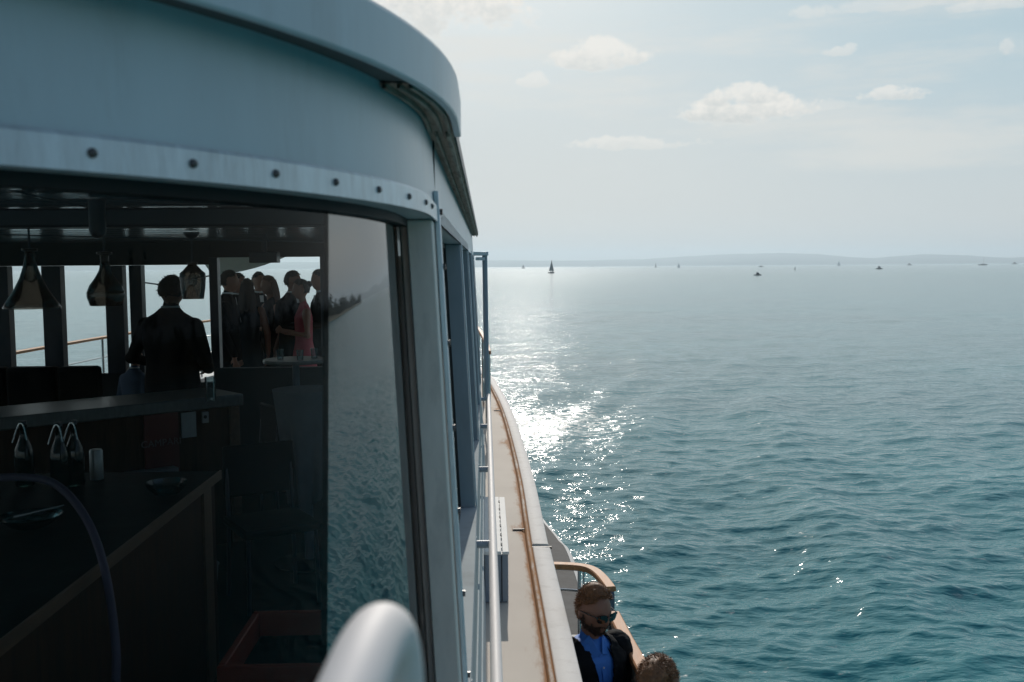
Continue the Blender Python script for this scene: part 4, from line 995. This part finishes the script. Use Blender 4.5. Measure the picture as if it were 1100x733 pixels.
pendant(33, d, zt, [(.022, 0), (.024, -.03), (.032, -.075), (.048, -.125), (.075, -.18), (.105, -.225), (.126, -.262), (.124, -.268)], 'trumpet shaped smoked glass pendant lamp, leftmost', LG)
zt = -(270-286)*k
pendant(113, d, zt, [(.017, 0), (.018, -.03), (.026, -.075), (.045, -.11), (.070, -.145), (.084, -.18), (.083, -.20), (.072, -.235), (.069, -.24)], 'bulb shaped smoked glass pendant lamp, the middle one', LG)
d = 6.6; zt = -(281-286)*d/FPX
pendant(207, d, zt, [(.022, 0), (.040, -.02), (.062, -.045), (.080, -.06), (.084, -.09), (.078, -.16), (.068, -.225), (.066, -.23)], 'lantern shaped smoked glass pendant beside the stocky man', LG)
# dark cylinder added to stand in for a reflection, and tension wires
q = W(105, 250, 3.5); mb = MB(); mb.tube([(q.x, 3.5, .238), (q.x, 3.5, .135)], .028, 14); ball(mb, (q.x, 3.5, .135), .028, 14); tag(mb.build('reflection_cylinder', BEAM), 'short dark cylinder added under the ceiling to imitate a reflection', 'dark_cylinder')
for i, (a, b_, lab) in enumerate((((-5, 202, 3.3), (330, 212, 5.5), 'thin dark wire strung highest under the ceiling'), ((-5, 201, 3.1), (116, 228, 3.6), 'thin dark wire slanting down to the cylinder'), ((-5, 252, 3.6), (420, 262, 6), 'thin dark wire strung lowest across the cabin'))):
    mb = MB(); mb.tube([W(*a), W(*b_)], .0028, 6); tag(mb.build('wire', BEAM), lab, 'wire', 'wires under the cabin ceiling')

# ------------------------------------------------------------------ boats
BD = mat('dark_boat_hull', (.04, .045, .055), .5); BWH = mat('white_boat_hull', (.5, .5, .5), .5)
SAILD = mat('grey_sail_cloth', (.10, .13, .15), .8); SAILW = mat('white_sail_cloth', (.7, .7, .7), .8)
def hz(px): return 286-.00785*(px-522)
def sea(px, py):
    v = rot @ Vector((px-550, 366.5-py, -FPX)); t = -CH/v.z; return Vector((v.x*t, v.y*t, 0)), math.hypot(v.x, v.y)*t
def boat_hull(mb, L, Bm, F, M):
    rows = []
    for z, k in ((-.3, .55), (0, .85), (F, 1.0)):
        row = []
        for i in range(21):
            u = i/20; x = (u-.5)*L; w = Bm/2*k*(math.sin(math.pi*min(1, (1-u)*1.15+.0))**.6 if u > .14 else .80+.2*u/.14); w = max(w, .02)
            row.append((x, w, z+(.22*F*ss(.5, 1, u) if z > 0 else 0)))
        rows.append([M@Vector(p) for p in row]+[M@Vector((x, -w, z_)) for x, w, z_ in reversed(row)])
    mb.sheet(rows, closed=True); n = len(rows[0]); mb.add(rows[-1], [tuple(range(n))]); mb.add(rows[0], [tuple(reversed(range(n)))])
def boat(px, py, kind, label, L=None, H=None, rz=0., hull=BD, sail=SAILD):
    p, dist = sea(px, py); t = thing('sailboat' if kind == 'sail' else 'motorboat', p, label, 'sailboat' if kind == 'sail' else 'motorboat', 'boats far out on the lake', raw=True)
    M = Matrix.Translation(p) @ Matrix.Rotation(rz, 4, 'Z')
    mb = MB(); boat_hull(mb, L, L*.32, L*.11, M); mb.build('hull', hull, t, raw=True)
    F = L*.11
    if kind == 'sail':
        mb = MB(); mb.tube([M@Vector((L*.08, 0, 0)), M@Vector((L*.08, 0, H))], [L*.010+.02, L*.006+.01], 8); mb.build('mast', BD, t, raw=True)
        if sail:
            mb = MB(); b = L*.045
            mb.add([M@Vector(q) for q in ((L*.06, 0, F*2.2), (-L*.42, b, F*2.2), (-L*.20, b*1.3, H*.45), (L*.07, 0, H*.98), (L*.06, .06, F*2.2), (-L*.42, b+.06, F*2.2), (-L*.20, b*1.3+.06, H*.45), (L*.07, .06, H*.98))], [(0, 1, 2, 3), (4, 7, 6, 5), (0, 4, 5, 1), (1, 5, 6, 2), (2, 6, 7, 3), (3, 7, 4, 0)]); mb.build('mainsail', sail, t, raw=True)
            mb = MB(); mb.add([M@Vector(q) for q in ((L*.47, 0, F*1.6), (L*.10, b, F*2), (L*.085, 0, H*.80), (L*.47, .05, F*1.6), (L*.10, b+.05, F*2), (L*.085, .05, H*.80))], [(0, 1, 2), (3, 5, 4), (0, 3, 4, 1), (1, 4, 5, 2), (2, 5, 3, 0)]); mb.build('jib', sail, t, raw=True)
        mb = MB(); mb.box((-L*.15, -L*.09, F*.9), (L*.2, L*.09, F*1.6)); mb.v = [M@v for v in mb.v]; mb.build('cabin', hull, t, raw=True)
    else:
        mb = MB(); h = H
        mb.hexa([M@Vector(q) for q in ((-L*.22, -L*.11, F*.95), (L*.22, -L*.11, F*.95), (L*.22, L*.11, F*.95), (-L*.22, L*.11, F*.95))], [M@Vector(q) for q in ((-L*.15, -L*.09, h), (L*.06, -L*.09, h), (L*.06, L*.09, h), (-L*.15, L*.09, h))]); mb.build('cabin', hull, t, raw=True)
        mb = MB(); mb.tube([M@Vector((-L*.1, 0, h)), M@Vector((-L*.1, 0, h*1.35))], .05*L/5+.02, 6); mb.build('mast', BD, t, raw=True)
    return t
boat(592.5, 293.6, 'sail', 'tall dark sailed sailboat, nearest and largest on the lake', 7.5, 11.2, R(50))
boat(562, 288.6, 'sail', 'tiny distant sailboat left of the tall dark sail', 9, 10, R(20))
boat(704.5, 287.6, 'sail', 'distant sailboat with grey sail, left one of a close pair', 9, 12, R(60))
boat(729, 287.8, 'sail', 'distant sailboat with white sail, right one of a close pair', 8, 10, R(30), BWH, SAILW)
boat(814, 296, 'motor', 'small dark open motorboat nearest the tall cloud', 4.2, 1.6, R(10))
boat(817.5, 287.0, 'motor', 'tiny motorboat just beyond the small dark motorboat', 11, 3, R(0))
boat(854, 290.3, 'motor', 'small dark upright motorboat seen end on', 3.6, 2.6, R(75))
boat(901, 285.8, 'sail', 'tiny sailboat with white sail below the round hill', 11, 14, R(25), BWH, SAILW)
boat(917.5, 284.9, 'sail', 'faint bare masted sailboat right of the white sail', 10, 16, R(60), BD, None)
boat(944.5, 289.3, 'motor', 'dark peaked motorboat with low pointed cabin', 7.2, 2.9, R(5))
boat(977, 285.2, 'motor', 'faint small motorboat between the two right hand boats', 14, 5, R(15))
boat(1056, 285.2, 'sail', 'long dark yacht with bare mast near the right edge', 19, 15.5, R(5), BD, None)
boat(1090, 284, 'motor', 'faint motorboat at the far right edge under the hills', 18, 6, R(10))
boat(637, 287.2, 'sail', 'barely visible sailboat right of the tall dark sail', 8, 10, R(70))

# ------------------------------------------------------------------ hills, wooded shore
def water_material():
    m = bpy.data.materials.new('lake_water'); m.use_nodes = True; nt = m.node_tree; N = nt.nodes.new; L = nt.links.new
    b = nt.nodes['Principled BSDF']; b.inputs['Roughness'].default_value = .09; b.inputs['IOR'].default_value = 1.333
    g = N('ShaderNodeNewGeometry')
    def nz(scale, st, det, rough, ):
        mp = N('ShaderNodeMapping'); mp.inputs['Scale'].default_value = st; mp.inputs['Rotation'].default_value = (0, 0, R(8)); L(g.outputs['Position'], mp.inputs[0])
        n = N('ShaderNodeTexNoise'); n.inputs['Scale'].default_value = scale; n.inputs['Detail'].default_value = det; n.inputs['Roughness'].default_value = rough; L(mp.outputs[0], n.inputs['Vector']); return n.outputs[0]
    a = nz(1.5, (.6, 1.25, 1), 3, .55); c = nz(5.0, (.6, 1.3, 1), 2, .55); big = nz(.05, (.5, 1, 1), 4, .6)
    cd = N('ShaderNodeCameraData')
    b1 = N('ShaderNodeBump'); b1.inputs['Strength'].default_value = .8; b1.inputs['Distance'].default_value = .085; L(a, b1.inputs['Height'])
    b2 = N('ShaderNodeBump'); b2.inputs['Strength'].default_value = .8; b2.inputs['Distance'].default_value = .034; L(c, b2.inputs['Height']); L(b1.outputs[0], b2.inputs['Normal'])
    e = nz(15.0, (.65, 1.2, 1), 1, .5); b3 = N('ShaderNodeBump'); b3.inputs['Strength'].default_value = .8; b3.inputs['Distance'].default_value = .008; L(e, b3.inputs['Height']); L(b2.outputs[0], b3.inputs['Normal']); L(b3.outputs[0], b.inputs['Normal'])
    mx = N('ShaderNodeMix'); mx.data_type = 'RGBA'; r0 = N('ShaderNodeMapRange'); L(big, r0.inputs[0]); r0.inputs[1].default_value = .35; r0.inputs[2].default_value = .65
    L(r0.outputs[0], mx.inputs[0]); mx.inputs[6].default_value = (.004, .130, .155, 1); mx.inputs[7].default_value = (.010, .185, .210, 1)
    at = N('ShaderNodeAttribute'); at.attribute_name = 'foam'
    fn = nz(3.6, (.7, 1.3, 1), 10, .74)
    ad = N('ShaderNodeMath'); ad.operation = 'MULTIPLY_ADD'; L(fn, ad.inputs[0]); ad.inputs[1].default_value = 5.0; ad.inputs[2].default_value = -3.05
    a2 = N('ShaderNodeMath'); a2.operation = 'ADD'; L(ad.outputs[0], a2.inputs[0]); L(at.outputs['Fac'], a2.inputs[1])
    r1 = N('ShaderNodeMapRange'); L(a2.outputs[0], r1.inputs[0]); r1.inputs[1].default_value = 0; r1.inputs[2].default_value = .5
    m2 = N('ShaderNodeMix'); m2.data_type = 'RGBA'; L(r1.outputs[0], m2.inputs[0]); L(mx.outputs[2], m2.inputs[6]); m2.inputs[7].default_value = (.44, .46, .45, 1); L(m2.outputs[2], b.inputs['Base Color'])
    r2 = N('ShaderNodeMapRange'); L(r1.outputs[0], r2.inputs[0]); r2.inputs[3].default_value = 0; r2.inputs[4].default_value = .5
    r4 = N('ShaderNodeMapRange'); L(r1.outputs[0], r4.inputs[0]); r4.inputs[3].default_value = .5; r4.inputs[4].default_value = .05; L(r4.outputs[0], b.inputs['Specular IOR Level'])
    ar = N('ShaderNodeAttribute'); ar.attribute_name = 'ripple_loss'; mr3 = N('ShaderNodeMath'); mr3.operation = 'ADD'; L(r2.outputs[0], mr3.inputs[0]); L(ar.outputs['Fac'], mr3.inputs[1]); L(mr3.outputs[0], b.inputs['Roughness'])
    return m
def build_water():
    th = np.concatenate([np.arange(-180, -34, 2.), np.arange(-34, 32, .068), np.arange(32, 100, .14), np.arange(100, 112, .5), np.arange(112, 180.1, 2.)])
    dep = np.concatenate([[4000, 2400, 1600, 1200, 950, 800], np.arange(700, 470, -6.), np.arange(470, 60, -.95), np.arange(60, 4, -.6), np.arange(4, .75, -.25)])
    r = CH*FPX/dep; nr, nth = len(r), len(th)
    Rr, T = np.meshgrid(r, np.radians(th), indexing='ij'); X = Rr*np.sin(T); Y = Rr*np.cos(T)
    dr = np.gradient(r)[:, None]*np.ones_like(X); dt = Rr*np.gradient(np.radians(th))[None, :]
    sp = np.maximum(dr, dt)
    rng = np.random.RandomState(3); Z = np.zeros_like(X); DX = np.zeros_like(X); DY = np.zeros_like(X)
    n = 150
    for i in range(n):
        lam = .26*(9/.26)**(i/(n-1)); k = 2*math.pi/lam
        ang = rng.normal(0, .50)+R(-76)          # travel direction: towards the camera, spread
        kx, ky = k*math.cos(ang), k*math.sin(ang)
        slope = .034*(1.0 if lam < .9 else (.9/lam)**1.0); A = slope/k
        fil = np.exp(-(2.2*sp/lam)**2)
        gust = .75+.5*np.sin(X*.11+i*1.7+Y*.03)*np.sin(Y*.06+i*.9)
        ph = kx*X+ky*Y+rng.uniform(0, 6.28); s, c = np.sin(ph), np.cos(ph)
        a = A*fil*gust; Z += a*c; DX -= a*s*kx/k*.9; DY -= a*s*ky/k*.9
    # wake ridges running from near right to far right
    def ridge(p0, p1, A, lam, width, far, phase=0):
        nonlocal Z
        p0, p1 = np.array(p0), np.array(p1); d = (p1-p0)/np.linalg.norm(p1-p0)
        u = (X-p0[0])*d[0]+(Y-p0[1])*d[1]; s = (X-p0[0])*d[1]-(Y-p0[1])*d[0]; s = s+.7*np.sin(u*.14)+.25*np.sin(u*.5+1)
        env = np.exp(-(s/width)**2)*1/(1+np.exp(-(u+4)/5))*np.exp(-np.maximum(0, u)/far)*(.8+.3*np.sin(u*.33+phase))
        f = np.exp(-(2.0*sp/lam)**2); c = np.cos(2*math.pi*s/lam+phase); Z = Z+A*env*f*(c+.25*np.cos(4*math.pi*s/lam+2*phase)); return env*c
    e1 = ridge((7.2, 15), (25, 119), .13, 5.2, 7.0, 80)
    e2 = ridge((1.5, 24), (16, 90), .07, 3.4, 4.0, 50, 1)
    e3 = ridge((16, 20), (40, 90), .10, 5.0, 6.0, 60, 2)
    # bow wave with broken water
    u = (X-2.0)/3.3; v = (Y-37.0-.5*(X-2))/5.0
    g = np.exp(-(u**2+v**2)); f = np.exp(-(1.5*sp/1.5)**2)
    Z += .03*g*f*(1+.4*np.sin(X*3.1+Y*1.3)*np.sin(Y*2.2-X))
    foam = .70*np.exp(-(u**2)**1.5-(v**2)**1.2)+.35*np.exp(-((X-.6)/1.3)**2-((Y-46)/12)**2)
    foam += .40*np.exp(-((X-interp_x(Y)-.4)/.4)**2)*(Y < 40)*(Y > 6)
    crest = (Z > np.percentile(Z[(Rr > 9) & (Rr < 60)], 96))
    foam += .35*np.clip(e1, 0, 1)*np.clip((Z-.22)*7, 0, 1.)*1.5
    V = np.stack([X+DX, Y+DY, Z], -1).reshape(-1, 3)
    inhull = (np.abs(X-XC) < 3.0) & (Y > -9) & (Y < 22)
    V[:, 2] = np.where(inhull.reshape(-1), np.minimum(V[:, 2], .12), V[:, 2])
    i, j = np.meshgrid(np.arange(nr-1), np.arange(nth-1), indexing='ij'); a = (i*nth+j).reshape(-1)
    F = np.stack([a, a+nth, a+nth+1, a+1], -1)
    me = bpy.data.meshes.new('lake_water'); me.vertices.add(len(V)); me.vertices.foreach_set('co', V.reshape(-1).astype(np.float32))
    me.loops.add(F.size); me.loops.foreach_set('vertex_index', F.reshape(-1).astype(np.int32)); me.polygons.add(len(F)); me.polygons.foreach_set('loop_start', (np.arange(len(F))*4).astype(np.int32))
    me.update(calc_edges=True); me.validate(); me.shade_smooth()
    at = me.attributes.new('foam', 'FLOAT', 'POINT'); at.data.foreach_set('value', foam.reshape(-1).astype(np.float32))
    at = me.attributes.new('ripple_loss', 'FLOAT', 'POINT'); at.data.foreach_set('value', (.04+.09*np.clip(np.log10(np.maximum(Rr, 1)/25)/1.3, 0, 1)).reshape(-1).astype(np.float32))
    me.materials.append(water_material()); o = bpy.data.objects.new('lake_water', me); C.objects.link(o); o['kind'] = 'structure'
    o['label'] = 'rippled teal lake water with sun glitter and wake'; return o
def interp_x(Y):
    ys = np.array([a for a, b in LOWE]); xs_ = np.array([b for a, b in LOWE]); return np.interp(Y, ys, xs_)
build_water()

HILL = mat('distant_hill_woods', (.05, .075, .06), .9, var=.4, scale=.004)
def hills():
    D = 7200; prof_ = [(-60, 55), (-30, 60), (-12, 52), (-4, 50), (2, 52), (6, 48), (9, 55), (12, 78), (14, 92), (16.5, 96), (18.5, 84), (20, 60), (21.5, 46), (22.5, 58), (24, 72), (26, 60), (28, 40), (32, 55), (45, 90), (60, 70), (90, 60), (130, 50), (180, 60), (240, 50), (300, 55)]
    az = np.arange(-60, 300.1, .25); h = np.interp(az, [a for a, b in prof_], [b for a, b in prof_])
    rows = []
    for k, (dd, fr) in enumerate(((0, 0), (60, .25), (300, .6), (700, .9), (1000, 1.), (1400, .7))):
        row = []
        for a, hh in zip(az, h):
            nz_ = 1+.10*mnoise.noise(Vector((a*.35, k*.3, 0)))+.05*mnoise.noise(Vector((a*1.7, k, 4))); r = D+dd; row.append((r*math.sin(R(a)), r*math.cos(R(a)), -.5+hh*fr*nz_))
        rows.append(row)
    mb = MB(); mb.sheet(rows); o = mb.build('hills', HILL, None, raw=True, smooth=80); o['kind'] = 'structure'; o['label'] = 'hazy blue hills along the far shore'
hills()
def shore():
    path = bez([(110, -60, 0), (170, 40, 0), (215, 150, 0), (270, 260, 0), (380, 470, 0), (560, 830, 0), (760, 1280, 0)], 10)
    mb = MB(); rows = [[(p.x+o, p.y-o*.3, z) for p in path] for o, z in ((0, -.3), (3, .6), (14, 1.5), (60, 5), (140, 6))]; mb.sheet(rows)
    g = mb.build('shore_ground', mat('shore_grass', (.06, .07, .035), .9), None, raw=True); g['kind'] = 'structure'; g['label'] = 'low grassy bank on the right hand shore'
    mb = MB(); rnd = random.Random(5)
    for i in range(len(path)-1):
        p, q = path[i], path[i+1]; L = (q-p).length; nt_ = int(L/4)
        for k in range(nt_):
            u = (k+rnd.random())/nt_; c = p.lerp(q, u)+Vector((6+rnd.random()*22, -2, 0)); H = rnd.uniform(4, 8)*(1.25+.5*math.sin(i*.9)); poplar = rnd.random() < .12
            if poplar: H *= 1.6
            m = 42
            for s_ in range(m):
                t = rnd.random(); rad = (.14 if poplar else .42)*H*math.sin(math.pi*min(1, .12+t*.88))**.7; a = rnd.random()*6.28; rr = rad*rnd.random()**.4
                pt_ = c+Vector((rr*math.cos(a), rr*math.sin(a), 1+H*(.12+.88*t))); e = .55+rnd.random()*.5
                v1 = Vector([rnd.uniform(-1, 1) for _ in range(3)]).normalized()*e; v2 = v1.cross(Vector([rnd.uniform(-1, 1) for _ in range(3)])).normalized()*e
                mb.add([pt_-v1, pt_+v2, pt_+v1, pt_-v2], [(0, 1, 2, 3)])
            mb.tube([c, c+Vector((0, 0, H*.5))], .18, 5, False)
    o = mb.build('shore_woods', mat('shore_foliage', (.045, .07, .035), .9, var=.5, scale=.3), None, raw=True, smooth=10); tag(o, 'dark wooded shoreline mirrored in the curved window', None, None, 'stuff')
shore()

# ------------------------------------------------------------------ air
hb_ = MB(); hb_.box((-9300, -9300, -8), (9300, 9300, 130))
hzo = hb_.build('haze', [], None, raw=True, smooth=10); hzo['kind'] = 'stuff'; hzo['label'] = 'pale summer haze over the lake'
hm_ = bpy.data.materials.new('haze_air'); hm_.use_nodes = True; nt = hm_.node_tree; nt.nodes.clear()
o_ = nt.nodes.new('ShaderNodeOutputMaterial'); v_ = nt.nodes.new('ShaderNodeVolumePrincipled'); v_.inputs['Color'].default_value = (.70, .86, .97, 1); v_.inputs['Density'].default_value = 2.1e-4; v_.inputs['Anisotropy'].default_value = .35
nt.links.new(v_.outputs[0], o_.inputs['Volume']); hzo.data.materials.append(hm_)
